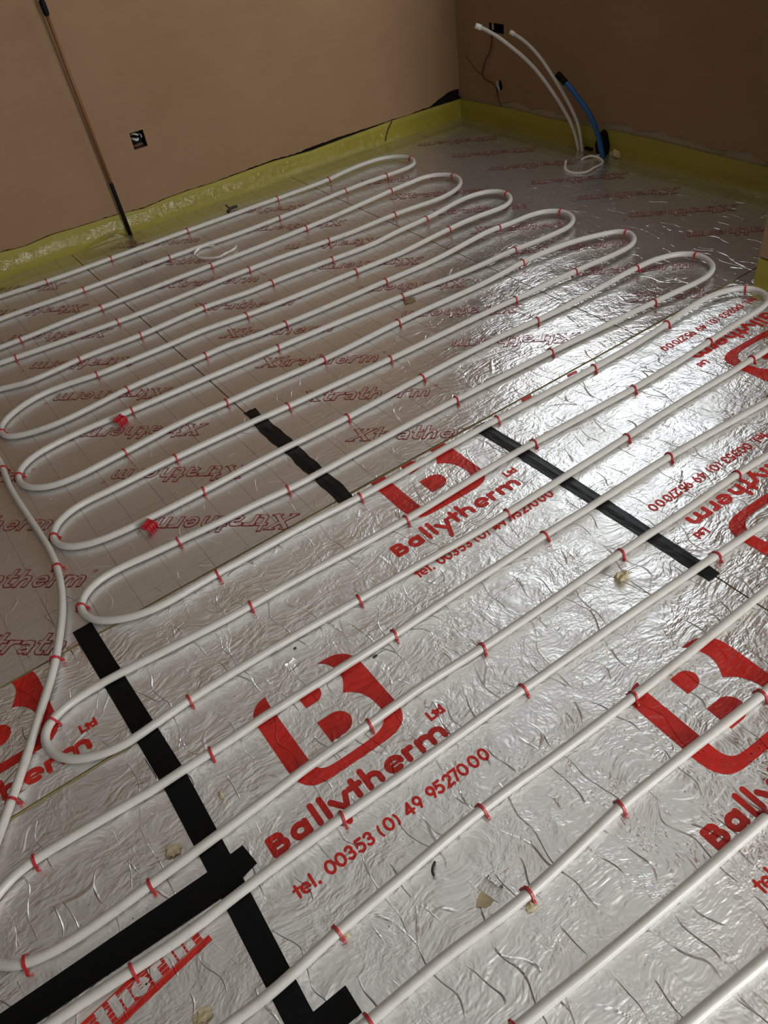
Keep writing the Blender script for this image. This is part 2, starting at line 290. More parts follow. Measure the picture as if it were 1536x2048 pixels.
def lump_geo(c, size, seed, rough=0.35, sub=2, squash=1.0):
    bm = bmesh.new()
    bmesh.ops.create_icosphere(bm, subdivisions=sub, radius=1.0)
    V = []
    for v in bm.verts:
        d = 1 + rough * noise.noise(v.co * 1.7 + Vector((seed * 3.1, seed, 0))) + rough * 0.5 * noise.noise(v.co * 4 + Vector((seed, 0, 0)))
        V.append(Vector((c[0] + v.co.x * d * size[0], c[1] + v.co.y * d * size[1], c[2] + max(-0.75, v.co.z * d) * size[2])))
    Fc = [tuple(l.index for l in f.verts) for f in bm.faces]
    bm.free()
    return V, Fc

# ------------------------------------------------------------------ materials
class NT:
    def __init__(self, name):
        self.m = bpy.data.materials.new(name); self.m.use_nodes = True
        self.t = self.m.node_tree; self.n = self.t.nodes; self.l = self.t.links
        self.b = self.n['Principled BSDF']
        self.out = self.n['Material Output']
    def node(self, typ, **kw):
        nd = self.n.new(typ)
        for k, v in kw.items(): setattr(nd, k, v)
        return nd
    def put(self, sock, val):
        if hasattr(val, 'is_linked') or isinstance(val, bpy.types.NodeSocket): self.l.new(val, sock)
        else: sock.default_value = val
    def math(self, op, a, b=0.0, c=None):
        nd = self.node('ShaderNodeMath', operation=op)
        self.put(nd.inputs[0], a); self.put(nd.inputs[1], b)
        if c is not None: self.put(nd.inputs[2], c)
        return nd.outputs[0]
    def pos(self):
        return self.node('ShaderNodeNewGeometry').outputs['Position']
    def scaled(self, vec, s):
        nd = self.node('ShaderNodeVectorMath', operation='MULTIPLY')
        self.put(nd.inputs[0], vec); nd.inputs[1].default_value = s
        return nd.outputs[0]
    def noise(self, vec, scale, detail=2.0, rough=0.5, dist=0.0, out='Fac', typ='FBM'):
        nd = self.node('ShaderNodeTexNoise')
        nd.noise_type = typ
        self.put(nd.inputs['Vector'], vec)
        nd.inputs['Scale'].default_value = scale; nd.inputs['Detail'].default_value = detail
        nd.inputs['Roughness'].default_value = rough; nd.inputs['Distortion'].default_value = dist
        return nd.outputs[out]
    def ramp(self, fac, stops):
        nd = self.node('ShaderNodeValToRGB')
        e = nd.color_ramp.elements
        while len(e) < len(stops): e.new(0.5)
        for el, (p, c) in zip(e, stops):
            el.position = p; el.color = c if len(c) == 4 else (*c, 1)
        self.put(nd.inputs[0], fac)
        return nd.outputs[0]
    def mix(self, fac, a, b):
        nd = self.node('ShaderNodeMix'); nd.data_type = 'RGBA'
        self.put(nd.inputs[0], fac); self.put(nd.inputs[6], a); self.put(nd.inputs[7], b)
        return nd.outputs[2]
    def maprange(self, v, a, b, c, d):
        nd = self.node('ShaderNodeMapRange'); nd.clamp = True
        self.put(nd.inputs[0], v)
        for i, x in enumerate((a, b, c, d)): nd.inputs[i + 1].default_value = x
        return nd.outputs[0]
    def bump(self, height, strength=1.0, distance=1.0):
        nd = self.node('ShaderNodeBump')
        nd.inputs['Strength'].default_value = strength; nd.inputs['Distance'].default_value = distance
        self.put(nd.inputs['Height'], height)
        self.l.new(nd.outputs[0], self.b.inputs['Normal'])
        return nd.outputs[0]

def plain(name, col, rough=0.5, metal=0.0, spec=0.5):
    M = NT(name)
    M.b.inputs['Base Color'].default_value = (*col, 1)
    M.b.inputs['Roughness'].default_value = rough
    M.b.inputs['Metallic'].default_value = metal
    M.b.inputs['Specular IOR Level'].default_value = spec
    return M

def foil_relief(M, k=1.0, calm=False):
    """height in metres of the crumpled foil facing, the same everywhere in the room"""
    p = M.pos()
    wob = M.noise(p, 7.0, 1.0, 0.6, out='Color')
    off = M.node('ShaderNodeVectorMath', operation='MULTIPLY_ADD')
    M.l.new(wob, off.inputs[0]); off.inputs[1].default_value = (0.10, 0.10, 0.0); M.l.new(p, off.inputs[2])
    pw = off.outputs[0]
    sep = M.node('ShaderNodeSeparateColor'); M.l.new(wob, sep.inputs[0])
    mask = M.maprange(sep.outputs[2], 0.40, 0.62, 0.35, 1.0)
    # soft dents, and fine wrinkles drawn out along the boards
    mid = M.math('MULTIPLY', M.noise(M.scaled(pw, (0.8, 1.0, 1.0)), 27.0, 3.0, 0.72), 0.0040 * k)
    rid = M.math('MULTIPLY', M.noise(M.scaled(pw, (0.30, 1.25, 1.0)), 64.0, 1.0, 0.6), 0.0022 * k)
    rid = M.math('MULTIPLY', rid, mask)
    # long thin creases running across the boards
    vo = M.node('ShaderNodeTexVoronoi'); vo.feature = 'DISTANCE_TO_EDGE'; vo.voronoi_dimensions = '2D'
    M.l.new(M.scaled(pw, (17.0, 3.2, 1.0)), vo.inputs['Vector']); vo.inputs['Scale'].default_value = 1.0
    cr = M.math('MULTIPLY', M.maprange(vo.outputs['Distance'], 0.0, 0.024, 1.0, 0.0), M.maprange(M.noise(p, 12.0, 1.0), 0.46, 0.60, 0.0, 0.0012 * k))
    fine = M.math('ADD', mid, rid)
    if calm:      # the boards laid by the far left are flatter than those under the window
        sp = M.node('ShaderNodeSeparateXYZ'); M.l.new(p, sp.inputs[0])
        fine = M.math('MULTIPLY', fine, M.maprange(sp.outputs[0], 0.45, 1.55, 0.30, 1.0))
    return M.math('ADD', fine, cr)

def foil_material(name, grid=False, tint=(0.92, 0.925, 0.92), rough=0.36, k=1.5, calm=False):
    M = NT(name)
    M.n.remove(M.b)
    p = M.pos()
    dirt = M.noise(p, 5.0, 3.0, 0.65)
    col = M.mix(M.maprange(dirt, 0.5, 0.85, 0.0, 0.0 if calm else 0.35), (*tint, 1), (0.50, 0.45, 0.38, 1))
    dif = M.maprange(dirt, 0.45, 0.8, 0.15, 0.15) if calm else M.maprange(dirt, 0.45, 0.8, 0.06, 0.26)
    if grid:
        sx = M.node('ShaderNodeSeparateXYZ'); M.l.new(p, sx.inputs[0])
        def lines(c, o, per, w):
            fr = M.math('FRACT', M.math('DIVIDE', M.math('ADD', c, 10.43 - o), per))
            d = M.math('MULTIPLY', M.math('ABSOLUTE', M.math('SUBTRACT', fr, 0.5)), per)
            return M.math('GREATER_THAN', d, per / 2 - w)
        gx = lines(sx.outputs[0], 0.0150, 0.1043, 0.0010)
        gy = lines(sx.outputs[1], 0.0, 0.1075, 0.0009)
        g = M.math('MAXIMUM', gx, M.math('MULTIPLY', gy, 0.75))
        g = M.math('MULTIPLY', g, M.maprange(dirt, 0.3, 0.55, 0.85, 0.45))
        col = M.mix(g, col, (0.13, 0.028, 0.024, 1))
        dif = M.math('MAXIMUM', dif, M.math('MULTIPLY', g, 0.8))
    bp = M.node('ShaderNodeBump'); bp.inputs['Distance'].default_value = 1.0
    M.l.new(foil_relief(M, k, calm), bp.inputs['Height'])
    gl = M.node('ShaderNodeBsdfAnisotropic'); gl.distribution = 'BECKMANN'
    df = M.node('ShaderNodeBsdfDiffuse')
    for nd in (gl, df):
        M.l.new(col, nd.inputs['Color']); M.l.new(bp.outputs[0], nd.inputs['Normal'])
    if calm:
        sp = M.node('ShaderNodeSeparateXYZ'); M.l.new(p, sp.inputs[0])
        M.l.new(M.maprange(sp.outputs[0], 0.6, 2.0, rough + 0.12, rough), gl.inputs['Roughness'])
    else:
        M.l.new(M.maprange(dirt, 0.3, 0.75, rough - 0.03, rough + 0.12), gl.inputs['Roughness'])
    mx = M.node('ShaderNodeMixShader'); M.l.new(dif, mx.inputs[0]); M.l.new(gl.outputs[0], mx.inputs[1]); M.l.new(df.outputs[0], mx.inputs[2])
    M.l.new(mx.outputs[0], M.out.inputs['Surface'])
    return M.m

def print_material(name, col, metal=0.25, rough=0.40, k=1.5, calm=False):
    M = NT(name)
    p = M.pos()
    c = M.mix(M.maprange(M.noise(p, 30.0, 3.0, 0.6), 0.35, 0.7, 0.0, 1.0), (*col, 1), (col[0] * 0.82, col[1] * 0.8, col[2] * 0.8, 1))
    M.l.new(c, M.b.inputs['Base Color'])
    M.b.inputs['Metallic'].default_value = metal
    M.b.inputs['Roughness'].default_value = rough
    M.bump(foil_relief(M, k, calm))
    return M.m

def plaster_material(name, col, dark):
    M = NT(name)
    p = M.pos()
    a = M.noise(p, 1.6, 3.0, 0.55)
    st = M.noise(M.scaled(p, (6.0, 6.0, 22.0)), 1.0, 3.0, 0.6, 0.4)
    c = M.mix(M.maprange(a, 0.35, 0.68, 0.0, 1.0), (*col, 1), (*dark, 1))
    c2 = M.mix(M.maprange(st, 0.45, 0.75, 0.0, 0.22), c, (col[0] * 1.15, col[1] * 1.16, col[2] * 1.15, 1))
    sp = M.noise(p, 420.0, 1.0)
    c3 = M.mix(M.maprange(sp, 0.66, 0.74, 0.0, 0.25), c2, (col[0] * 1.35, col[1] * 1.35, col[2] * 1.3, 1))
    M.l.new(c3, M.b.inputs['Base Color'])
    M.b.inputs['Roughness'].default_value = 0.72
    M.b.inputs['Specular IOR Level'].default_value = 0.3
    h = M.math('ADD', M.math('MULTIPLY', M.noise(p, 300.0, 2.0), 0.0002), M.math('MULTIPLY', st, 0.0006))
    M.bump(h)
    return M.m

MAT = {}
MAT['foil'] = foil_material('aluminium_foil')
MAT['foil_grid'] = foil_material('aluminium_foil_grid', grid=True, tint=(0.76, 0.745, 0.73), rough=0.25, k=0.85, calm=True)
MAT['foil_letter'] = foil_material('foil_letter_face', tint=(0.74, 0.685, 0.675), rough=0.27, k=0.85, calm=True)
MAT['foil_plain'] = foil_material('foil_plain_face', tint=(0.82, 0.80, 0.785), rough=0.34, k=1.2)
MAT['red_print'] = print_material('red_print', (0.60, 0.016, 0.008), metal=0.1)
MAT['red_line'] = print_material('red_outline_print', (0.26, 0.010, 0.014), metal=0.1, k=0.85, calm=True)
M = plain('yellow_pir_foam', (0.52, 0.42, 0.16), 0.9)
M.l.new(M.mix(M.noise(M.pos(), 90.0, 3.0), (0.22, 0.165, 0.06, 1), (0.38, 0.31, 0.15, 1)), M.b.inputs['Base Color']); MAT['pir'] = M.m
MAT['concrete'] = plain('subfloor_concrete', (0.12, 0.11, 0.10), 0.9).m
MAT['plaster'] = plaster_material('pink_gypsum_plaster', (0.255, 0.153, 0.080), (0.228, 0.134, 0.066))
MAT['backing_shadow'] = plain('shadowed_wall_backing', (0.008, 0.007, 0.007), 0.9, 0, 0.1).m  # near-black colour stands in for the shade on the blockwork below the plaster
M = plain('cream_wall_backing', (0.50, 0.44, 0.34), 0.9)
M.l.new(M.mix(M.noise(M.pos(), 60.0, 3.0), (0.24, 0.19, 0.12, 1), (0.36, 0.29, 0.19, 1)), M.b.inputs['Base Color']); MAT['backing_cream'] = M.m
MAT['ceiling'] = plain('ceiling_white', (0.86, 0.85, 0.82), 0.85).m
MAT['frame'] = plain('window_frame_white', (0.75, 0.75, 0.74), 0.4).m

M = plain('white_pex', (0.70, 0.685, 0.64), 0.36)
c = M.mix(M.maprange(M.noise(M.pos(), 30.0, 4.0, 0.65), 0.52, 0.78, 0.0, 0.4), (0.53, 0.51, 0.465, 1), (0.35, 0.315, 0.265, 1))
M.l.new(c, M.b.inputs['Base Color']); M.bump(M.math('MULTIPLY', M.noise(M.pos(), 25.0, 2.0), 0.0004)); MAT['pex'] = M.m
MAT['red_plastic'] = plain('red_clip_plastic', (0.40, 0.012, 0.016), 0.38).m
M = plain('black_tape', (0.006, 0.006, 0.0065), 0.32, 0, 0.22)
h = M.math('ADD', M.math('MULTIPLY', M.noise(M.scaled(M.pos(), (60.0, 14.0, 1.0)), 1.0, 3.0, 0.6, 0.5), 0.0016), M.math('MULTIPLY', M.noise(M.pos(), 110.0, 3.0), 0.0004))
M.bump(h); MAT['tape'] = M.m
M = plain('black_tape_taut', (0.004, 0.004, 0.0045), 0.5, 0, 0.12)
M.bump(M.math('MULTIPLY', M.noise(M.pos(), 40.0, 3.0), 0.0006)); MAT['tape_flat'] = M.m
M = plain('yellow_edge_foam', (0.44, 0.40, 0.075), 0.55)
M.l.new(M.mix(M.noise(M.scaled(M.pos(), (3, 3, 9)), 1.0, 3.0), (0.22, 0.185, 0.016, 1), (0.30, 0.255, 0.032, 1)), M.b.inputs['Base Color'])
M.bump(M.math('MULTIPLY', M.noise(M.pos(), 30.0, 2.0), 0.0012)); MAT['edge'] = M.m
MAT['copper'] = plain('weathered_copper', (0.17, 0.066, 0.020), 0.5, 0.2).m
MAT['black_rubber'] = plain('black_rubber', (0.004, 0.004, 0.0045), 0.6, 0, 0.12).m
MAT['blue'] = plain('blue_water_pipe', (0.005, 0.085, 0.26), 0.4).m
MAT['cable'] = plain('dark_cable', (0.05, 0.014, 0.010), 0.5).m
MAT['grey_cable'] = plain('grey_cable', (0.42, 0.40, 0.36), 0.5).m
MAT['galv'] = plain('galvanised_box', (0.10, 0.045, 0.028), 0.7, 0.0).m
M = plain('beige_foam', (0.50, 0.41, 0.24), 0.95)
M.l.new(M.mix(M.noise(M.pos(), 140.0, 3.0), (0.40, 0.32, 0.18, 1), (0.62, 0.54, 0.36, 1)), M.b.inputs['Base Color']); MAT['foam'] = M.m
MAT['white_bit'] = plain('pale_plaster_crumb', (0.72, 0.68, 0.60), 0.8).m
MAT['black_bit'] = plain('black_scrap', (0.012, 0.012, 0.012), 0.5).m
MAT['brown_bit'] = plain('brown_scrap', (0.20, 0.13, 0.06), 0.8).m
MAT['white_plastic'] = plain('white_plastic_offcut', (0.74, 0.70, 0.64), 0.4).m

def film_material(name, tint, gloss):
    M = NT(name)
    tr = M.node('ShaderNodeBsdfTransparent'); tr.inputs[0].default_value = (*tint, 1)
    gl = M.node('ShaderNodeBsdfGlossy'); gl.inputs['Roughness'].default_value = 0.05
    gl.inputs['Color'].default_value = (1, 1, 1, 1)
    h = M.math('ADD', M.math('MULTIPLY', M.noise(M.pos(), 35.0, 3.0, 0.6, 0.6), 0.006), M.math('MULTIPLY', M.noise(M.pos(), 120.0, 2.0), 0.0012))
    bp = M.node('ShaderNodeBump'); bp.inputs['Distance'].default_value = 1.0; M.l.new(h, bp.inputs['Height'])
    M.l.new(bp.outputs[0], gl.inputs['Normal'])
    lw = M.node('ShaderNodeLayerWeight'); lw.inputs[0].default_value = 0.35; M.l.new(bp.outputs[0], lw.inputs['Normal'])
    fac = M.math('ADD', M.math('MULTIPLY', lw.outputs['Facing'], gloss), gloss * 0.5)
    mx = M.node('ShaderNodeMixShader'); M.l.new(fac, mx.inputs[0]); M.l.new(tr.outputs[0], mx.inputs[1]); M.l.new(gl.outputs[0], mx.inputs[2])
    M.l.new(mx.outputs[0], M.out.inputs['Surface'])
    return M.m
MAT['film'] = film_material('clear_polythene', (0.96, 0.94, 0.80), 0.045)

# ------------------------------------------------------------------ room shell
ZC = 2.45
def yl(x): return 3.9804 - 0.04053 * x           # pink wall, front of the edge strip at the floor
def xr(y): return 3.045 + (3.857 - y) * 0.02758   # alcove wall with the window
PIER = (2.436, 1.490)

def interp(tab, s):
    if s <= tab[0][0]: return tab[0][1]
    for (a, b), (c, d) in zip(tab, tab[1:]):
        if s <= c: return b + (d - b) * (s - a) / max(1e-6, c - a)
    return tab[-1][1]

def plaster_wall(name, fn, s0, s1, nrm, profile, jit, holes, f0, f1, backing, rough_top=0.34):
    """fn(s)->(x,y) of the strip front; a plaster skin with a ragged lower edge over a backing wall, holes cut right through"""
    n = Vector((*nrm, 0)).normalized()
    def P(s, z, d):
        x, y = fn(s); q = Vector((x, y, z)) - n * d
        return q
    V, Fc, mi = [], [], []
    # ragged bottom band
    cols = [s0]
    s = f0
    while s < f1:
        cols.append(s); s += 0.009
    cols += [f1, s1]
    cols = sorted(c for c in set(round(c, 5) for c in cols) if s0 <= c <= s1)
    rows = []
    for c in cols:
        zb = interp(profile, c) + jit * (noise.noise(Vector((c * 40, 3.3, 0))) + 0.6 * noise.noise(Vector((c * 110, 7.7, 0))))
        b = len(V)
        V += [P(c, zb, 0.010), P(c, zb + 0.004, 0.0), P(c, rough_top, 0.0)]
        rows.append(b)
    for a, b in zip(rows, rows[1:]):
        Fc += [(a, b, b + 1, a + 1), (a + 1, b + 1, b + 2, a + 2)]; mi += [0, 0]
    # rest of the skin as a grid around the holes
    ss = sorted(set([s0, s1] + [h[0] for h in holes] + [h[1] for h in holes]))
    zs = sorted(set([rough_top, ZC] + [h[2] for h in holes] + [h[3] for h in holes]))
    for a, b in zip(ss, ss[1:]):
        for c, d in zip(zs, zs[1:]):
            if any(h[0] <= a and b <= h[1] and h[2] <= c and d <= h[3] for h in holes): continue
            i = len(V); V += [P(a, c, 0), P(b, c, 0), P(b, d, 0), P(a, d, 0)]; Fc.append((i, i + 1, i + 2, i + 3)); mi.append(0)
    # backing
    for a, b in zip(ss, ss[1:]):
        zz = sorted(set([-0.06] + zs))
        for c, d in zip(zz, zz[1:]):
            if any(h[0] <= a and b <= h[1] and h[2] <= c and d <= h[3] for h in holes): continue
            i = len(V); V += [P(a, c, .010), P(b, c, .010), P(b, d, .010), P(a, d, .010)]; Fc.append((i, i + 1, i + 2, i + 3)); mi.append(1)
    # reveals of the holes
    for a, b, c, d, dep, m in holes:
        q = [P(a, c, 0), P(b, c, 0), P(b, d, 0), P(a, d, 0)]
        r = [P(a, c, dep), P(b, c, dep), P(b, d, dep), P(a, d, dep)]
        i = len(V); V += q + r
        for k in range(4):
            k2 = (k + 1) % 4
            Fc.append((i + k, i + k2, i + 4 + k2, i + 4 + k)); mi.append(m)
        if m == 2:
            Fc.append((i + 4, i + 5, i + 6, i + 7)); mi.append(m)
    o = mk(name, V, Fc, [MAT['plaster'], MAT[backing], MAT['galv']], midx=mi)
    tag(o, kind='structure')
    return o

sx0, sx1 = 1.172, 1.238
plaster_wall('wall_left', lambda s: (s, yl(s)), -5.2, 3.30, (-0.0405, -1.0), PLAST_L, 0.003,
             [(sx0, sx1, 0.3555, 0.4285, 0.05, 2)], -0.3, 3.05, 'backing_shadow')
br = (3.487, 3.598, 0.455, 0.499)
plaster_wall('wall_right', lambda s: (xr(s), s), 1.40, 4.10, (-1.0, -0.0276), sorted(PLAST_R), 0.004,
             [(br[0], br[1], br[2], br[3], 0.05, 2), (W1['y0'], W1['y1'], W1['z0'], W1['z1'], 0.12, 0)], 1.6, 3.86, 'backing_cream')
plaster_wall('wall_front', lambda s: (PIER[0], s), -3.0, PIER[1], (-1.0, 0.0), [(-3.0, 0.105), (1.0, 0.105), (1.40, 0.108), (1.49, 0.112)], 0.003,
             [], 0.9, PIER[1], 'backing_shadow')
v, f = box_geo(PIER[0] + 0.0115, 3.25, PIER[1] - 0.12, PIER[1] - 0.0005, -0.06, ZC)
tag(mk('wall_return', v, f, MAT['plaster']), kind='structure')
v, f = join_geo([box_geo(-5.3, W2['x0'], -3.12, -3.0, -0.06, ZC), box_geo(W2['x1'], 2.6, -3.12, -3.0, -0.06, ZC), box_geo(W2['x0'], W2['x1'], -3.12, -3.0, W2['z1'], ZC)])
tag(mk('wall_back', v, f, MAT['plaster']), kind='structure')
v, f = box_geo(-5.3, -5.2, -3.1, 4.3, -0.06, ZC)
tag(mk('wall_side', v, f, MAT['plaster']), kind='structure')
v, f = box_geo(-5.3, 3.4, -3.2, 4.3, ZC, ZC + 0.1)
tag(mk('ceiling', v, f, MAT['ceiling']), kind='structure')
v, f = box_geo(-5.3, 3.4, -3.2, 4.3, -0.10, -0.055)
floor = tag(mk('floor', v, f, MAT['concrete']), kind='structure')

# windows: frames standing in their openings
def window_frame(name, pts, bars):
    v, f = join_geo([box_geo(*b) for b in bars])
    return tag(mk(name, v, f, MAT['frame']), kind='structure')
xa = xr(2.5) + 0.05
window_frame('window_1', None, [(xa, xa + 0.05, W1['y0'], W1['y1'], W1['z0'], W1['z0'] + 0.06), (xa, xa + 0.05, W1['y0'], W1['y1'], W1['z1'] - 0.06, W1['z1']),
    (xa, xa + 0.05, W1['y0'], W1['y0'] + 0.06, W1['z0'], W1['z1']), (xa, xa + 0.05, W1['y1'] - 0.06, W1['y1'], W1['z0'], W1['z1']),
    (xa, xa + 0.05, 2.52, 2.58, W1['z0'], W1['z1'])])
yb = -3.06
window_frame('door_1', None, [(W2['x0'], W2['x1'], yb - 0.05, yb, W2['z1'] - 0.06, W2['z1']), (W2['x0'], W2['x0'] + 0.06, yb - 0.05, yb, 0, W2['z1']),
    (W2['x1'] - 0.06, W2['x1'], yb - 0.05, yb, 0, W2['z1']), (1.63, 1.68, yb - 0.05, yb, 0, W2['z1'])])

# ------------------------------------------------------------------ insulation boards
def board(x0, x1, y0, y1, mat, ytop=None):
    """x/y limits; ytop(x) may give a slanting far edge"""
    yt = ytop or (lambda x: y1)
    v = [(x0, y0, -0.055), (x1, y0, -0.055), (x1, yt(x1), -0.055), (x0, yt(x0), -0.055), (x0, y0, 0), (x1, y0, 0), (x1, yt(x1), 0), (x0, yt(x0), 0)]
    f = [(0, 3, 2, 1), (4, 5, 6, 7), (0, 1, 5, 4), (1, 2, 6, 5), (2, 3, 7, 6), (3, 0, 4, 7)]
    return mk('insulation_board', v, f, [mat, MAT['pir']], parent=floor, midx=[1, 0, 1, 1, 1, 1])

YS = 1.566
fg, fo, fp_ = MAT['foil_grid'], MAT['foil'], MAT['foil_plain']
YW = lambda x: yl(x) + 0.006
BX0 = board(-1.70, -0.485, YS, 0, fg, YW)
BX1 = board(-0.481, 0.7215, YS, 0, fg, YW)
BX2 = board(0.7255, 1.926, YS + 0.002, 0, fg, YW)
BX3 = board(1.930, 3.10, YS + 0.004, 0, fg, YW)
BM = board(-0.031, 1.2375, -1.2, YS - 0.007, fo)
BR = board(1.2415, 2.445, -1.0, YS - 0.006, fo)
BL1 = board(-1.31, -0.035, 1.207, YS - 0.007, fo)
BL2 = board(-1.31, -0.035, 0.812, 1.198, fp_)
BL3 = board(-1.31, -0.035, -0.40, 0.808, fp_)
for b in (BX0, BX1, BX2, BX3): b['label'] = 'silver foil board with red gridlines and outlined lettering'
for b in (BM, BR, BL1): b['label'] = 'silver foil board with solid red logo print'
BL3['label'] = 'foil board corner with striped red logo'
v, f = box_geo(2.45, 3.10, 1.49, YS, -0.055, -0.002)
mk('insulation_board', v, f, [fg], parent=floor)

# foam showing in the open joint between the two rows of boards
def foam_bead(pts, r, parent):
    path = catmull([(x, y, z) for x, y, z in pts], 0.02)
    path = [p + Vector((0, 0.0012 * noise.noise(p * 30), 0.0015 * noise.noise(p * 45))) for p in path]
    v, f = tube_geo(path, r, 6)
    return mk('joint_foam', v, f, MAT['pir'], parent=parent, smooth=True)
foam_bead([(-0.9, YS - 0.003, -0.005), (0.2, YS - 0.004, -0.005), (1.2, YS - 0.003, -0.004), (2.43, YS - 0.002, -0.004)], 0.0042, floor)
foam_bead([(-1.2, 1.2025, -0.004), (-0.6, 1.2025, -0.003), (-0.04, 1.2025, -0.004)], 0.0045, floor)

# ------------------------------------------------------------------ printed lettering (flat shapes a fraction of a millimetre above the foil)
def stroke(pts, w, cap='round', n=8):
    """convex 2-D polygons covering a line of width w: mitred quads and half-round ends that do not overlap"""
    P = []
    for p in pts:
        p = Vector(p)
        if not P or (p - P[-1]).length > 1e-6: P.append(p)
    h = w / 2
    closed = len(P) > 3 and (P[0] - P[-1]).length < 1e-5
    if closed: P = P[:-1]
    if cap == 'square' and not closed:
        P[0] = P[0] + (P[0] - P[1]).normalized() * h; P[-1] = P[-1] + (P[-1] - P[-2]).normalized() * h
    N = len(P)
    L, Rr = [], []
    for i in range(N):
        if closed: a, b = P[i] - P[i - 1], P[(i + 1) % N] - P[i]
        else: a, b = (P[i] - P[i - 1] if i else P[1] - P[0]), (P[i + 1] - P[i] if i < N - 1 else P[-1] - P[-2])
        a = a.normalized(); b = b.normalized()
        na, nb = Vector((-a.y, a.x)), Vector((-b.y, b.x))
        m = (na + nb)
        m = m.normalized() if m.length > 1e-4 else na
        k = h / max(0.45, m.dot(na))
        L.append(P[i] + m * k); Rr.append(P[i] - m * k)
    out = []
    for i in range(N if closed else N - 1):
        j = (i + 1) % N
        out.append([Rr[i], Rr[j], L[j], L[i]])
    if cap == 'round' and not closed:
        for c, l, r_ in ((P[0], L[0], Rr[0]), (P[-1], Rr[-1], L[-1])):
            a0 = math.atan2((l - c).y, (l - c).x)
            out.append([c + Vector((math.cos(a0 + math.pi * k / n), math.sin(a0 + math.pi * k / n))) * h for k in range(n + 1)])
    return out

def arc(cx, cy, rx_, ry_, a0, a1, n=10):
    return [(cx + rx_ * math.cos(math.radians(a0 + (a1 - a0) * k / n)), cy + ry_ * math.sin(math.radians(a0 + (a1 - a0) * k / n))) for k in range(n + 1)]

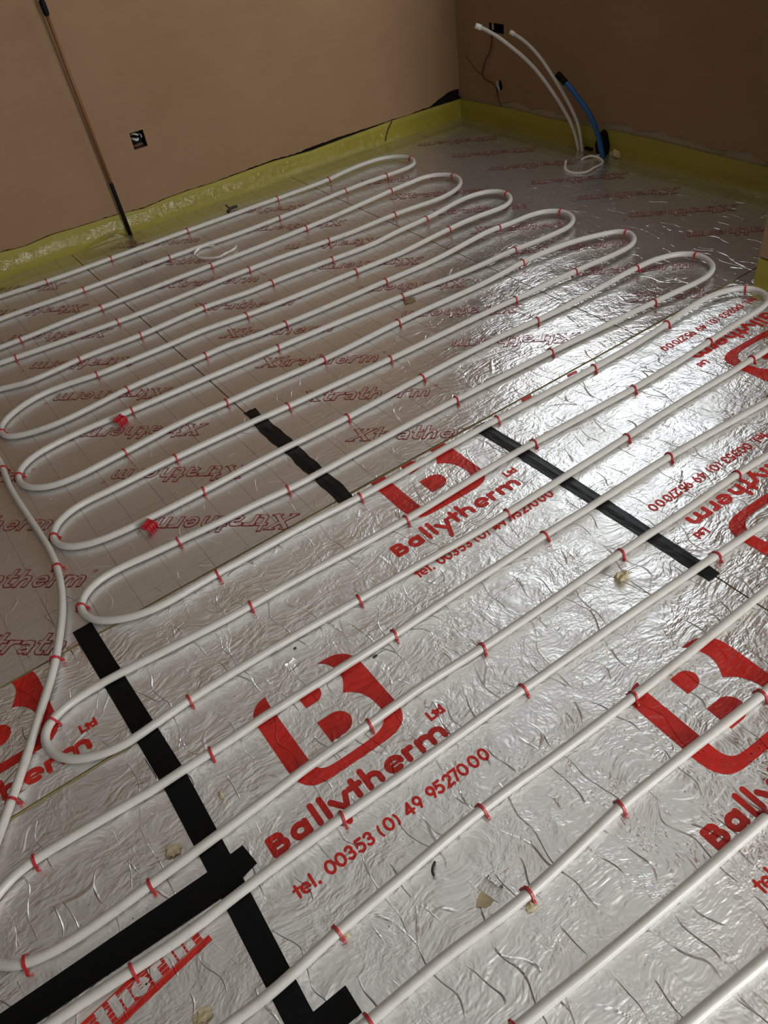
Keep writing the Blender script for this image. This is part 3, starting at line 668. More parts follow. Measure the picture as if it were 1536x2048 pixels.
def brand_polys():
    out = []
    w = 0.0128; h = w / 2
    lay = [0]
    def S(p, ww=w):
        lay[0] = (lay[0] + 1) % 5
        out.extend((q, 0, lay[0]) for q in stroke(p, ww))
    # B a l l y t h e r m
    S([(.007, h), (.007, .040)]); S([(.007, .040), (.022, .040)] + arc(.022, .0322, .0085, .0078, 90, -90, 8) + [(.007, .0244)])
    S([(.007, .0244), (.026, .0244)] + arc(.026, .0153, .0095, .0091, 90, -90, 8) + [(.007, h)])
    S(arc(.0690, .0185, .0140, .0128, 0, 360, 18)); S([(.0845, h), (.0845, .0310)])
    S([(.1085, h), (.1085, .0500)]); S([(.1300, h), (.1300, .0500)])
    S([(.1455, .0300), (.1625, .0070)]); S([(.1800, .0300), (.1555, -.0260)])
    S([(.2020, h), (.2020, .0440)]); S([(.1900, .0310), (.2140, .0310)])
    S([(.2285, h), (.2285, .0500)]); S(arc(.2425, .0175, .0140, .0125, 180, 0, 10) + [(.2565, h)])
    S(arc(.2950, .0185, .0160, .0134, -64, -360, 18)); S([(.2830, .0180), (.3100, .0180)], .0065)
    S([(.3270, h), (.3270, .0300)]); S(arc(.3390, .0190, .0120, .0108, 180, 75, 6))
    S([(.3600, h), (.3600, .0300)]); S(arc(.3745, .0180, .0145, .0120, 180, 0, 10) + [(.3890, h)]); S(arc(.4035, .0180, .0145, .0120, 180, 0, 10) + [(.4180, h)])
    # Ltd
    w2 = .0062
    S([(.4170, .0720), (.4170, .0530), (.4270, .0530)], w2); S([(.4330, .0690), (.4330, .0530)], w2); S([(.4285, .0655), (.4385, .0655)], w2 * .8)
    S(arc(.4450, .0590, .0058, .0060, 0, 360, 14), w2 * .9); S([(.4510, .0530), (.4510, .0720)], w2)
    # telephone line
    b, H, q = -.0935, .0300, .0058
    def dig(ch, x):
        z = lambda u, v_: (x + (u - .5) * .0205, b + q / 2 + v_ * (H - q))
        el = lambda cu, cv, ru, rv, a0, a1, n=14: [z(cu + ru * math.cos(math.radians(a0 + (a1 - a0) * k / n)), cv + rv * math.sin(math.radians(a0 + (a1 - a0) * k / n))) for k in range(n + 1)]
        if ch == '0': S(el(.5, .5, .40, .5, 0, 360, 20), q)
        if ch == '3': S(el(.45, .74, .30, .26, 150, -90), q); S(el(.45, .26, .34, .26, 90, -150), q)
        if ch == '5': S([z(.80, 1), z(.28, 1), z(.20, .56)] + el(.44, .32, .36, .32, 105, -140), q)
        if ch == '4': S([z(.66, 0), z(.66, 1)], q); S([z(.62, .95), z(.10, .28)], q); S([z(.10, .28), z(.92, .28)], q)
        if ch == '9': S(el(.48, .68, .34, .32, 0, 360, 18), q); S([z(.81, .62), z(.52, 0)], q)
        if ch == '2': S(el(.48, .70, .33, .30, 165, -25, 10) + [z(.14, 0), z(.86, 0)], q)
        if ch == '7': S([z(.14, 1), z(.84, 1), z(.42, 0)], q)
        if ch == '(': S(el(.85, .42, .55, .72, 140, 220, 8), q * .85)
        if ch == ')': S(el(.15, .42, .55, .72, 40, -40, 8), q * .85)
        if ch == 't': S([z(.5, 0), z(.5, .95)], q); S([z(.2, .66), z(.85, .66)], q * .8)
        if ch == 'e': S(el(.5, .33, .38, .36, -64, -360, 14), q * .9); S([z(.2, .33), z(.8, .33)], q * .7)
        if ch == 'l': S([z(.5, 0), z(.5, 1.05)], q)
        if ch == '.': S([z(.5, 0), z(.5, .02)], q * 1.15)
    for ch, x in zip('tel.00353(0)499527000', TELX): dig(ch, x)
    # emblem
    O = [(.163, .338), (.14, .333), (.122, .318), (.113, .297), (.112, .25), (.112, .18), (.112, .14), (.118, .108), (.135, .086), (.16, .077), (.20, .075), (.25, .074), (.30, .074),
         (.335, .076), (.36, .085), (.377, .103), (.384, .13), (.384, .17), (.384, .22), (.384, .27), (.381, .297), (.371, .318), (.352, .333), (.328, .339), (.303, .339)]
    I = [(.163, .3375), (.161, .325), (.160, .31), (.160, .29), (.160, .25), (.160, .18), (.160, .15), (.160, .135), (.163, .118), (.175, .104), (.20, .099), (.25, .098), (.295, .099),
         (.318, .104), (.335, .115), (.346, .132), (.349, .15), (.345, .185), (.330, .216), (.306, .234), (.322, .258), (.329, .283), (.325, .31), (.316, .328), (.303, .3388)]
    def fine(pts, n=3):
        P = [Vector(p) for p in pts]; P = [P[0]] + P + [P[-1]]; res = []
        for i in range(1, len(P) - 2):
            for j in range(n):
                t = j / n
                res.append((P[i] * 2 + (P[i + 1] - P[i - 1]) * t + (P[i - 1] * 2 - P[i] * 5 + P[i + 1] * 4 - P[i + 2]) * t * t + (P[i] * 3 - P[i - 1] - P[i + 1] * 3 + P[i + 2]) * t ** 3) * 0.5)
        return res + [P[-2]]
    O, I = fine(O), fine(I[:20])[:-1] + fine(I[19:])
    for k in range(len(O) - 1):
        a, b2, c, d = Vector(O[k]), Vector(O[k + 1]), Vector(I[k + 1]), Vector(I[k])
        out.append(([a, b2, c], 0, 0)); out.append(([a, c, d], 0, 0))
    out.append(([Vector(p) for p in [(.220, .252)] + arc(.2465, .2755, .0245, .0235, -90, 90, 12) + [(.220, .299)]], 0, 0))
    out.append(([Vector(p) for p in [(.220, .145)] + arc(.2560, .1750, .0310, .0300, -90, 90, 12) + [(.220, .205)]], 0, 0))
    return out

def outlined_polys():
    """slanted slab lettering drawn as a red outline around foil coloured faces"""
    sk = []          # (points, width)
    w = .0150; xh = .047; ch = .064
    def add(x, pts, ww=w): sk.append(([(x + a, b) for a, b in pts], ww))
    h = w / 2
    x = 0.0
    add(x, [(.006, h), (.060, ch - h)], .014); add(x, [(.012, ch - h), (.056, h)], .016)
    add(x, [(.002, ch - .004), (.026, ch - .004)], .008); add(x, [(.046, ch - .004), (.072, ch - .004)], .008)
    add(x, [(-.004, .004), (.018, .004)], .008); add(x, [(.044, .004), (.070, .004)], .008)
    x += .078
    def t_(x): add(x, [(.010, .062), (.010, .014), (.016, h), (.024, h)]); add(x, [(0, xh - h + .001), (.026, xh - h + .001)], .012)
    def r_(x): add(x, [(.007, h), (.007, xh - h)]); add(x, [(.009, .030), (.018, xh - h), (.030, xh - h)], .014)
    t_(x); x += .034
    r_(x); x += .040
    def a_(x): add(x, [(.006, xh - h - .002), (.016, xh - h), (.030, xh - h - .002), (.034, .028), (.034, h)]); add(x, [(.032, .024), (.014, .022), (.009, .013), (.016, h), (.032, .013)], .012)
    a_(x); x += .050
    t_(x); x += .036
    add(x, [(.007, h), (.007, .060)]); add(x, [(.009, .026), (.018, xh - h), (.032, xh - h - .002), (.036, .030), (.036, h)], .014); x += .054
    add(x, arc(.022, .0235, .0160, .0165, -35, -350, 12), .0135); add(x, [(.009, .0235), (.037, .0235)], .010); x += .052
    r_(x); x += .040
    add(x, [(.007, h), (.007, xh - h)]); add(x, [(.009, .028), (.018, xh - h), (.028, xh - h - .002), (.032, .030), (.032, h)], .013); add(x, [(.034, .028), (.043, xh - h), (.053, xh - h - .002), (.057, .030), (.057, h)], .013)
    x += .070
    W = x
    sl = lambda p: Vector(((p.x + p.y * 0.26) * 0.435 / W, p.y))
    out = []
    def grow(pts, d):
        P = [Vector(p) for p in pts]
        P[0] = P[0] + (P[0] - P[1]).normalized() * d; P[-1] = P[-1] + (P[-1] - P[-2]).normalized() * d
        return P
    for i, (pts, ww) in enumerate(sk):
        for p in stroke(grow(pts, .0004), ww, 'square'): out.append(([sl(q) for q in p], 0, i % 6))
    for p in stroke(arc(x + .004, .060, .005, .005, 0, 360, 10), .0016): out.append(([sl(q) for q in p], 0, 0))
    for i, (pts, ww) in enumerate(sk):
        for p in stroke(grow(pts, -.0007), ww - .0054, 'square'): out.append(([sl(q) for q in p], 1, i % 6))
    return out

def striped_polys():
    """solid red banner, letters and hairlines left in foil"""
    out = []
    rect = lambda x0, x1, y0, y1, m: out.append(([Vector((x0, y0)), Vector((x1, y0)), Vector((x1, y1)), Vector((x0, y1))], m, 7 * m))
    rect(-.44, 0.0, 0.0, .0115, 0); rect(-.44, -.012, .0128, .0440, 0); rect(-.44, -.014, .0455, .0535, 0)
    lay = [0]
    def L(p, w):
        lay[0] = (lay[0] + 1) % 6
        out.extend((q, 1, lay[0]) for q in stroke(p, w, 'square'))
    w = .0155
    b, t = .0215, .0345
    for k in (-.0335, -.0530, -.0725): L([(k, b), (k, t)], w)
    L([(-.0725, .0400), (-.0335, .0400)], .0055)
    L([(-.1040, b), (-.1040, t)], w); L([(-.0985, .0375), (-.0905, .0375)], .0090)
    L(arc(-.1330, .0275, .0110, .0095, -45, -350, 10), .0110); L([(-.1400, .0275), (-.1240, .0275)], .0045)
    L([(-.1790, b), (-.1790, .0430)], w); L([(-.1595, b), (-.1595, t)], w); L([(-.1790, .0390), (-.1595, .0390)], .0050)
    L([(-.2050, b), (-.2050, .0430)], w); L([(-.2120, .0370), (-.1960, .0370)], .0060)
    L([(-.2520, b), (-.2520, t)], w); L([(-.2325, b), (-.2325, t)], w); L([(-.2520, .0390), (-.2325, .0390)], .0050)
    L([(-.2980, b), (-.2980, t)], w); L([(-.2785, b), (-.2785, t)], w); L([(-.2980, .0390), (-.2785, .0390)], .0050)
    for y in (.0200, .0285, .0370): rect(-.44, -.012, y, y + .0011, 1)
    return out

def clip_poly(poly, x0, x1, y0, y1):
    def cut(pl, f_in, inter):
        res = []
        for i in range(len(pl)):
            a, b = pl[i], pl[(i + 1) % len(pl)]
            ia, ib = f_in(a), f_in(b)
            if ia: res.append(a)
            if ia != ib: res.append(inter(a, b))
        return res
    for ax, lim, sg in ((0, x0, 1), (0, x1, -1), (1, y0, 1), (1, y1, -1)):
        if not poly: return poly
        poly = cut(poly, lambda p: (p[ax] - lim) * sg >= 0, lambda a, b: a + (b - a) * ((lim - a[ax]) / (b[ax] - a[ax])))
    return poly

def place_print(name, polys, origin, ang, brd, rect, mats, z=(0.0006, 0.0010), label=None):
    c, s = math.cos(math.radians(ang)), math.sin(math.radians(ang))
    V, Fc, mi = [], [], []
    for poly, m, ly in polys:
        q = [Vector((origin[0] + p.x * c - p.y * s, origin[1] + p.x * s + p.y * c)) for p in poly]
        q = clip_poly(q, *rect)
        if len(q) < 3: continue
        ar = sum(q[i].x * q[(i + 1) % len(q)].y - q[(i + 1) % len(q)].x * q[i].y for i in range(len(q)))
        if abs(ar) < 1e-9: continue
        if ar < 0: q = q[::-1]
        n = len(V); V += [(p.x, p.y, z[m] + ly * 0.00003) for p in q]; Fc.append(tuple(range(n, n + len(q)))); mi.append(m)
    if not Fc: return None
    o = mk(name, V, Fc, mats, parent=brd, midx=mi)
    if label: o['label'] = label
    return o

BRAND, OUTL, STRIPED = brand_polys(), outlined_polys(), striped_polys()
RM = [MAT['red_print'], MAT['foil']]
rect_m = (-0.031, 1.2375, -1.0, YS - 0.007)
rect_r = (1.2415, 2.445, -1.0, YS - 0.006)
rect_l = (-1.31, -0.035, 1.207, YS - 0.007)
for o_ in ((0.066, 0.779), (0.712, 1.264), (0.712, 0.283)): place_print('printed_logo', BRAND, o_, -0.4, BM, rect_m, RM, label='solid red square emblem over rounded red lettering')
for o_ in ((1.766, 0.876), (2.372, 1.358)): place_print('printed_logo', BRAND, o_, 179.2, BR, rect_r, RM, label='solid red emblem and lettering, upside down')
place_print('printed_logo', BRAND, (-0.556, 1.251), 0.3, BL1, rect_l, RM, label='solid red emblem and lettering')
place_print('printed_logo', STRIPED, (-0.095, 0.724), 8.3, BL3, (-1.31, -0.035, -0.4, 0.808), [MAT['red_print'], MAT['foil_plain']], label='red banner with foil letters and fine stripes')
LM = [MAT['red_line'], MAT['foil_letter']]
def outl_column(brd, x, ytop, n, ang, rect):
    for k in range(n):
        place_print('printed_lettering', OUTL, (x, ytop - 0.2965 * k), ang, brd, rect, LM)
big = 9.0
outl_column(BX1, -0.315, 3.52, 7, -41.2, (-0.481, 0.7215, YS, 3.94))
outl_column(BX1, 0.602, 3.672, 8, 139.3, (-0.481, 0.7215, YS, 3.94))
outl_column(BX2, 0.886, 3.848, 8, -41.2, (0.7255, 1.926, YS + 0.002, 3.90))
outl_column(BX2, 1.812, 3.495, 7, 139.3, (0.7255, 1.926, YS + 0.002, 3.90))
outl_column(BX3, 2.085, 3.505, 7, -41.2, (1.930, 3.05, YS + 0.004, 3.84))
outl_column(BX3, 2.968, 3.445, 7, 139.3, (1.930, 3.05, YS + 0.004, 3.84))

# ------------------------------------------------------------------ black tape
def tape(name, pts, label, mat='tape', z0=0.0016, ridge=None, ragged=0.0, seg=0.02):
    """pts: centre line [(x,y)], per-point half widths; a thin strip that lies on the foil, with a raised joint line if asked"""
    cl = [Vector((p[0], p[1], 0)) for p in pts]
    hw = [p[2] for p in pts]
    V, Fc = [], []
    n = len(cl)
    dense, dw = [], []
    for i in range(n - 1):
        m = max(1, int((cl[i + 1] - cl[i]).length / seg))
        for k in range(m):
            t = k / m; dense.append(cl[i].lerp(cl[i + 1], t)); dw.append(hw[i] + (hw[i + 1] - hw[i]) * t)
    dense.append(cl[-1]); dw.append(hw[-1])
    cross = [-1, -0.55, -0.12, 0.0, 0.12, 0.55, 1]
    for i, p in enumerate(dense):
        d = (dense[min(len(dense) - 1, i + 1)] - dense[max(0, i - 1)]).normalized()
        s = Vector((-d.y, d.x, 0))
        for c in cross:
            e = ragged * noise.noise(Vector((p.x * 25 + c * 5, p.y * 25, c))) if abs(c) == 1 else 0
            zz = z0 + (ridge or 0) * math.exp(-(c / 0.18) ** 2) * (0.6 + 0.6 * noise.noise(p * 12))
            zz += 0.0006 * noise.noise(Vector((p.x * 40, p.y * 40, c * 2)))
            V.append(p + s * (c * dw[i] + e) + Vector((0, 0, max(z0 * 0.8, zz))))
    m = len(cross)
    for i in range(len(dense) - 1):
        for k in range(m - 1):
            Fc.append((i * m + k, i * m + k + 1, (i + 1) * m + k + 1, (i + 1) * m + k))
    top = len(V)
    V += [Vector((p.x, p.y, 0.0003)) for p in V[:top]]
    for i in range(len(dense) - 1):
        for k in (0, m - 1):
            a, b = i * m + k, (i + 1) * m + k
            Fc.append((a, b, b + top, a + top))
    for i in (0, len(dense) - 1):
        for k in range(m - 1):
            a, b = i * m + k, i * m + k + 1
            Fc.append((a, b, b + top, a + top))
    o = mk(name, V, Fc, MAT[mat])
    return tag(o, label, 'tape', 'black tape over the board joints')
tape('tape_strip', [(-0.034, 1.611, .0255), (-0.027, 1.35, .0255), (-0.019, 1.06, .0265), (-0.024, 0.80, .0255), (-0.032, 0.53, .0240), (-0.034, 0.1, .024)], 'long black tape strip running from the left pipe bend down to the bottom edge', 'tape_flat')
tape('tape_strip', [(-0.80, .826, .0250), (-0.45, .8195, .0260), (-0.05, .8085, .0300), (0.0328, .8185, .0245)], 'black tape strip crossing the long tape above the striped red logo', 'tape_flat', z0=0.0022)
tape('tape_strip', [(-0.12, .489, .0245), (0.0565, .490, .0250)], 'short black tape end poking out at the bottom of the long tape', 'tape_flat', z0=0.0022)
tape('tape_strip', [(0.741, 2.148, .0215), (0.737, 2.02, .027), (0.738, 1.85, .0245), (0.7375, 1.549, .0235)], 'creased black tape strip with torn edge between the outlined red lettering', 'tape', ridge=0.0022, ragged=0.006)
tape('tape_strip', [(1.2240, 1.552, .0240), (1.2300, 1.38, .0225), (1.2330, 1.05, .0225), (1.2355, .705, .0195)], 'shiny wrinkled black tape strip beside the upside-down red telephone number', 'tape', ridge=0.0020, ragged=0.002)

# ------------------------------------------------------------------ yellow perimeter strip and polythene flap
def edge_strip(name, fn, tab, s0, s1, nrm, label, step=0.03, jit=0.0015):
    n = Vector((*nrm, 0)).normalized()
    V, Fc = [], []
    N = int((s1 - s0) / step)
    for i in range(N + 1):
        s = s0 + (s1 - s0) * i / N
        x, y = fn(s); zt = interp(tab, s) + jit * noise.noise(Vector((s * 20, 1, 0)))
        p = Vector((x, y, 0)); bow = 0.003 * noise.noise(Vector((s * 5, 9, 0)))
        V += [p + n * 0.0005, p + n * (0.003 + bow) + Vector((0, 0, zt * 0.5)), p + n * 0.0012 + Vector((0, 0, zt)), p - n * 0.008 + Vector((0, 0, zt)), p - n * 0.008]
    for i in range(N):
        for k in range(4):
            a = i * 5 + k; Fc.append((a, a + 5, a + 6, a + 1))
    Fc.append((0, 1, 2, 3, 4)); Fc.append(tuple(N * 5 + k for k in (4, 3, 2, 1, 0)))
    return tag(mk(name, V, Fc, MAT['edge']), label, 'edge strip', 'yellow edge strips round the room')
edge_strip('edge_strip', lambda s: (s, yl(s)), STRIP_L, -0.8, 3.050, (-0.0405, -1), 'yellow foam edge strip along the foot of the lit pink wall')
edge_strip('edge_strip', lambda s: (xr(s), s), sorted(STRIP_R), 1.50, 3.86, (-1, -0.0276), 'yellow foam edge strip along the foot of the dark wall behind the upright pipes')
edge_strip('edge_strip', lambda s: (PIER[0], s), [(0, 0.10), (1.4, 0.104), (1.49, 0.108)], 0.2, 1.489, (-1, 0), 'short yellow foam edge strip at the right picture edge beside the last bend')

def film(name, fn, s0, s1, nrm, prof, label, step=0.02, amp=0.006, seed=0.0):
    n = Vector((*nrm, 0)).normalized()
    V, Fc = [], []
    N = int((s1 - s0) / step); m = len(prof)
    for i in range(N + 1):
        s = s0 + (s1 - s0) * i / N
        x, y = fn(s)
        for k, (d, z) in enumerate(prof):
            w = noise.noise(Vector((s * 9 + seed, k * 0.9, 2.0))); w2 = noise.noise(Vector((s * 30, k * 1.7, 5.0 + seed)))
            dd = d * (1 + 0.22 * noise.noise(Vector((s * 3 + seed, 4, 0)))) if k == m - 1 else d
            V.append(Vector((x, y, 0)) + n * (dd + amp * 0.4 * w2) + Vector((0, 0, max(0.0025, z + amp * (0.7 * w + 0.4 * w2)))))
    for i in range(N):
        for k in range(m - 1):
            a = i * m + k; Fc.append((a, a + m, a + m + 1, a + 1))
    return tag(mk(name, V, Fc, MAT['film'], smooth=True), label, 'plastic film', 'polythene flaps of the edge strips')
film('plastic_film', lambda s: (s, yl(s)), 0.2, 3.0, (-0.0405, -1), [(0.008, 0.085), (0.014, 0.045), (0.030, 0.018), (0.055, 0.007), (0.085, 0.004), (0.125, 0.003)], 'clear crinkled polythene flap lying at the foot of the lit pink wall')
film('plastic_film', lambda s: (xr(s), s), 1.62, 3.80, (-1, -0.0276), [(0.008, 0.06), (0.014, 0.03), (0.030, 0.012), (0.06, 0.005), (0.10, 0.003)], 'polythene flap lying at the foot of the dark wall', seed=4.0)
film('plastic_film', lambda s: (PIER[0], s), 1.30, 1.485, (-1, 0), [(0.008, 0.07), (0.014, 0.03), (0.030, 0.012), (0.05, 0.006)], 'scrap of polythene at the foot of the right-hand pier', seed=8.0, amp=0.008)
# polythene bunched up around the foot of the copper pipe
mx, my = MISC['moundL']
V, Fc = [], []
nr, na = 7, 22
for i in range(nr):
    for k in range(na):
        a = 2 * math.pi * k / na; r = i / (nr - 1)
        rr = r * (0.17 + 0.03 * noise.noise(Vector((math.cos(a) * 2, math.sin(a) * 2, 3))))
        z = 0.050 * (1 - r) ** 1.2 + 0.016 * noise.noise(Vector((math.cos(a) * r * 5, math.sin(a) * r * 5, 1.5))) * (1 - r * 0.8)
        px_, py_ = mx + rr * math.cos(a), my + 0.02 + rr * 0.55 * math.sin(a)
        V.append((px_, min(py_, yl(px_) - 0.009), max(0.004, z)))
for i in range(nr - 1):
    for k in range(na):
        k2 = (k + 1) % na; Fc.append((i * na + k, i * na + k2, (i + 1) * na + k2, (i + 1) * na + k))
tag(mk('plastic_film', V, Fc, film_material('bunched_polythene', (0.97, 0.96, 0.88), 0.20), smooth=False), 'bunched clear polythene around the foot of the tall copper pipe', 'plastic film', 'polythene flaps of the edge strips')

# ------------------------------------------------------------------ heating pipe
PR = 0.0100
def lift(x, y):
    # the loops by the dark wall spring up a little off the boards
    return 0.012 * max(0.0, min(1.0, (x - 1.75 - max(0, 2.6 - y) * 0.12) / 0.35))
line = smooth_line(catmull([(x, y, 0) for x, y in PIPE], 0.012), 6)
line = [Vector((p.x, p.y, PR + 0.0022 + lift(p.x, p.y))) for p in line]
v, f = tube_geo(line, PR, 12)
tag(mk('heating_pipe', v, f, MAT['pex'], smooth=True, base=(1.0, 2.0, 0.0)), 'white plastic underfloor heating pipe looped back and forth across the foil', 'pipe')
fline = smooth_line(catmull([(x, y, 0) for x, y in FEED], 0.012), 6)
fline = [Vector((p.x, p.y, PR + 0.0022 + 0.004 * max(0, math.cos((p.y - 1.72) * 3)))) for p in fline]
v, f = tube_geo(fline, PR, 12)
tag(mk('heating_pipe', v, f, MAT['pex'], smooth=True, base=(0.0, 1.6, 0.0)), 'single white pipe curving down the left edge past the loop ends', 'pipe')

# ------------------------------------------------------------------ red staples over the pipe
def clip_geo():
    ri, ro = PR + 0.0004, PR + 0.0036
    hw = 0.0026
    prof_o, prof_i = [], []
    for k in range(11):
        a = math.pi * k / 10
        prof_o.append((ro * math.cos(a), PR + 0.002 + ro * math.sin(a))); prof_i.append((ri * math.cos(a), PR + 0.002 + ri * math.sin(a)))
    # legs with small outward barbs
    prof_o = [(ro + 0.0062, 0.0006), (ro + 0.0040, 0.0052), (ro, 0.0075)] + prof_o + [(-ro, 0.0075), (-ro - 0.0040, 0.0052), (-ro - 0.0062, 0.0006)]
    prof_i = [(ri, 0.0006), (ri, 0.0040), (ri, 0.0070)] + prof_i + [(-ri, 0.0070), (-ri, 0.0040), (-ri, 0.0006)]
    V, Fc = [], []
    n = len(prof_o)
    for sx in (-1, 1):
        for (a, b) in prof_o: V.append((sx * hw, a, b))
        for (a, b) in prof_i: V.append((sx * hw, a, b))
    o0, i0, o1, i1 = 0, n, 2 * n, 3 * n
    for k in range(n - 1):
        Fc += [(o0 + k, o0 + k + 1, o1 + k + 1, o1 + k), (i0 + k + 1, i0 + k, i1 + k, i1 + k + 1), (i0 + k, i0 + k + 1, o0 + k + 1, o0 + k), (o1 + k, o1 + k + 1, i1 + k + 1, i1 + k)]
    Fc += [(o0, o1, i1, i0), (o0 + n - 1, i0 + n - 1, i1 + n - 1, o1 + n - 1)]
    return V, Fc
cv, cf = clip_geo()
clip_me = mesh_of('pipe_clip', cv, cf, MAT['red_plastic'])
ORD = ['', 'first', 'second', 'third', 'fourth', 'fifth', 'sixth', 'seventh', 'eighth', 'ninth', 'tenth', 'eleventh', 'twelfth', 'thirteenth', 'fourteenth', 'fifteenth', 'sixteenth',
       'seventeenth', 'eighteenth', 'nineteenth', 'twentieth', 'twenty-first', 'twenty-second']
def put_clip(x, y, ln, label):
    q = Vector((x, y, 0)); best, bi = 9, 1
    for i in range(1, len(ln) - 1):
        d = (ln[i].x - x) ** 2 + (ln[i].y - y) ** 2
        if d < best: best, bi = d, i
    p = ln[bi]; t = ln[bi + 1] - ln[bi - 1]
    o = bpy.data.objects.new('pipe_clip', clip_me); link(o)
    ang = math.atan2(t.y, t.x)
    if abs(ang) > math.pi / 2: ang += math.pi
    o.location = (p.x, p.y, p.z - PR - 0.002)
    rnd = random.Random(round(x * 1000) * 7 + round(y * 1000))
    o.rotation_euler = (rnd.uniform(-0.10, 0.10), rnd.uniform(-0.12, 0.12), ang + rnd.uniform(-0.16, 0.16))
    tag(o, label, 'pipe clip', 'red clips holding the heating pipe')
for run, k, n, x, y in CLIPS:
    put_clip(x, y, line, 'red pipe clip, %s from the left on the %s pipe run from the pink wall' % (ORD[k], ORD[run]))
for run, x, y in BENDCLIPS:
    put_clip(x, y, line, 'red pipe clip on the bend joining %s and %s pipe runs from pink wall' % (ORD[run], ORD[run + 1]))
for k, (x, y) in enumerate(FEEDCLIPS):
    put_clip(x, y, fline, 'red pipe clip, %s from the top on the single pipe at the left edge' % ORD[k + 1])

# ------------------------------------------------------------------ tall copper pipe by the pink wall
b0, b1, b2, b3 = [Vector(p) for p in POLE]
root = empty('copper_pipe', (b0.x, b0.y, 0.0))
tag(root, 'tall thin copper pipe standing upright in front of the pink wall', 'pipe')
dr = (b2 - b0).normalized()
at = lambda z: b0 + dr * ((z - b0.z) / dr.z)
v, f = tube_geo([at(0.20), at(0.6), at(0.97)], 0.0075, 14); mk('tube', v, f, MAT['copper'], parent=root, smooth=True)
v, f = tube_geo([at(0.002), at(0.13), at(0.258), at(0.262)], [0.0098, 0.0092, 0.0090, 0.0078], 14); o = mk('sleeve', v, f, MAT['black_rubber'], parent=root, smooth=True); o['label'] = 'black taped sleeve at the foot'
v, f = tube_geo([at(0.945), at(0.952), at(0.985), at(0.998), at(1.003)], [0.0085, 0.0118, 0.0128, 0.0115, 0.006], 14); o = mk('cap', v, f, MAT['black_rubber'], parent=root, smooth=True); o['label'] = 'black cap'

# ------------------------------------------------------------------ socket recess in the pink wall
ys = yl(1.205)
root = empty('socket_box', (1.205, ys + 0.045, 0.356))
tag(root, 'small square socket recess with loose wires in the pink wall', 'socket box')
v, f = join_geo([box_geo(1.1735, 1.1750, ys + 0.008, ys + 0.046, .357, .427), box_geo(1.2350, 1.2365, ys + 0.008, ys + 0.046, .357, .427), box_geo(1.1735, 1.2365, ys + 0.008, ys + 0.046, .4255, .427), box_geo(1.1735, 1.2365, ys + 0.044, ys + 0.046, .357, .427)])
mk('box', v, f, MAT['black_rubber'], parent=root)
v, f = lump_geo((1.205, ys + 0.030, 0.364), (0.028, 0.012, 0.009), 5, 0.2); mk('mortar', v, f, MAT['galv'], parent=root)
for i, (pts, r, m) in enumerate([([(1.183, ys + .04, .412), (1.196, ys + .012, .418), (1.208, ys + .010, .412), (1.216, ys + .03, .404)], .0042, 'grey_cable'),
                                 ([(1.181, ys + .03, .402), (1.189, ys + .006, .397), (1.200, ys + .004, .392), (1.205, ys + .006, .398)], .0058, 'grey_cable'),
                                 ([(1.224, ys + .04, .408), (1.227, ys + .014, .402), (1.226, ys + .012, .394)], .0030, 'grey_cable'),
                                 ([(1.178, ys + .03, .412), (1.190, ys + .008, .406), (1.212, ys + .010, .404), (1.222, ys + .03, .400)], .0032, 'black_rubber')]):
    v, f = tube_geo(catmull(pts, 0.004), r, 8); mk('wire', v, f, MAT[m], parent=root, smooth=True)

# ------------------------------------------------------------------ things on and under the dark wall
yb0, yb1, zb0, zb1 = br
root = empty('back_box', (xr(3.54) + 0.045, 3.54, zb0))
tag(root, 'black rectangular back box sunk in the dark wall', 'back box')
X = xr(3.54)
v, f = join_geo([box_geo(X + .006, X + .046, yb0 + .001, yb0 + .003, zb0 + .001, zb1 - .001), box_geo(X + .006, X + .046, yb1 - .003, yb1 - .001, zb0 + .001, zb1 - .001),
                 box_geo(X + .006, X + .046, yb0 + .001, yb1 - .001, zb1 - .003, zb1 - .001), box_geo(X + .006, X + .046, yb0 + .001, yb1 - .001, zb0 + .001, zb0 + .003), box_geo(X + .043, X + .046, yb0 + .001, yb1 - .001, zb0 + .001, zb1 - .001)])
mk('box', v, f, MAT['black_rubber'], parent=root)
v, f = box_geo(X + .002, X + .010, yb1 - .026, yb1 - .020, zb0 + .012, zb1 - .002); mk('lug', v, f, MAT['grey_cable'], parent=root)

def wall_line(tab, off, r, name, mat, label, cat):
    n = len(tab)
    pts = [(xr(y) - (off if 0 < i < n - 1 else off * 0.3), y, z) for i, (y, z) in enumerate(tab)]
    v, f = tube_geo(catmull(pts, 0.01), r, 8)
    return tag(mk(name, v, f, MAT[mat], smooth=True), label, cat)
wall_line(CABLE_R, 0.012, 0.0034, 'cable', 'cable', 'dark cable hanging from the back box down the dark wall', 'cable')
wall_line(WIRE_R, 0.005, 0.0016, 'wire', 'cable', 'thin dark wire slanting down the dark wall near the corner', 'wire')
wall_line(WIRE2_R, 0.004, 0.0022, 'wire', 'cable', 'short dark wire running down to the yellow strip below the wall hole', 'wire')
hy, hz = HOLE_R[0]
root = empty('cable_entry', (xr(hy), hy, hz - 0.03))
tag(root, 'ragged cable hole with two grey wires low on the dark wall', 'cable hole')
v, f = lump_geo((xr(hy) + .004, hy, hz), (0.008, 0.022, 0.030), 12, 0.35); mk('hole', v, f, MAT['black_rubber'], parent=root)
for d in (0.0, 0.012):
    v, f = tube_geo(catmull([(xr(hy) - .004, hy + .020 - d, hz + .022), (xr(hy) - .018, hy + .004 - d, hz + .010), (xr(hy) - .010, hy - .006 - d * .3, hz - .022)], 0.005), 0.0026, 8); mk('wire', v, f, MAT['grey_cable'], parent=root, smooth=True)

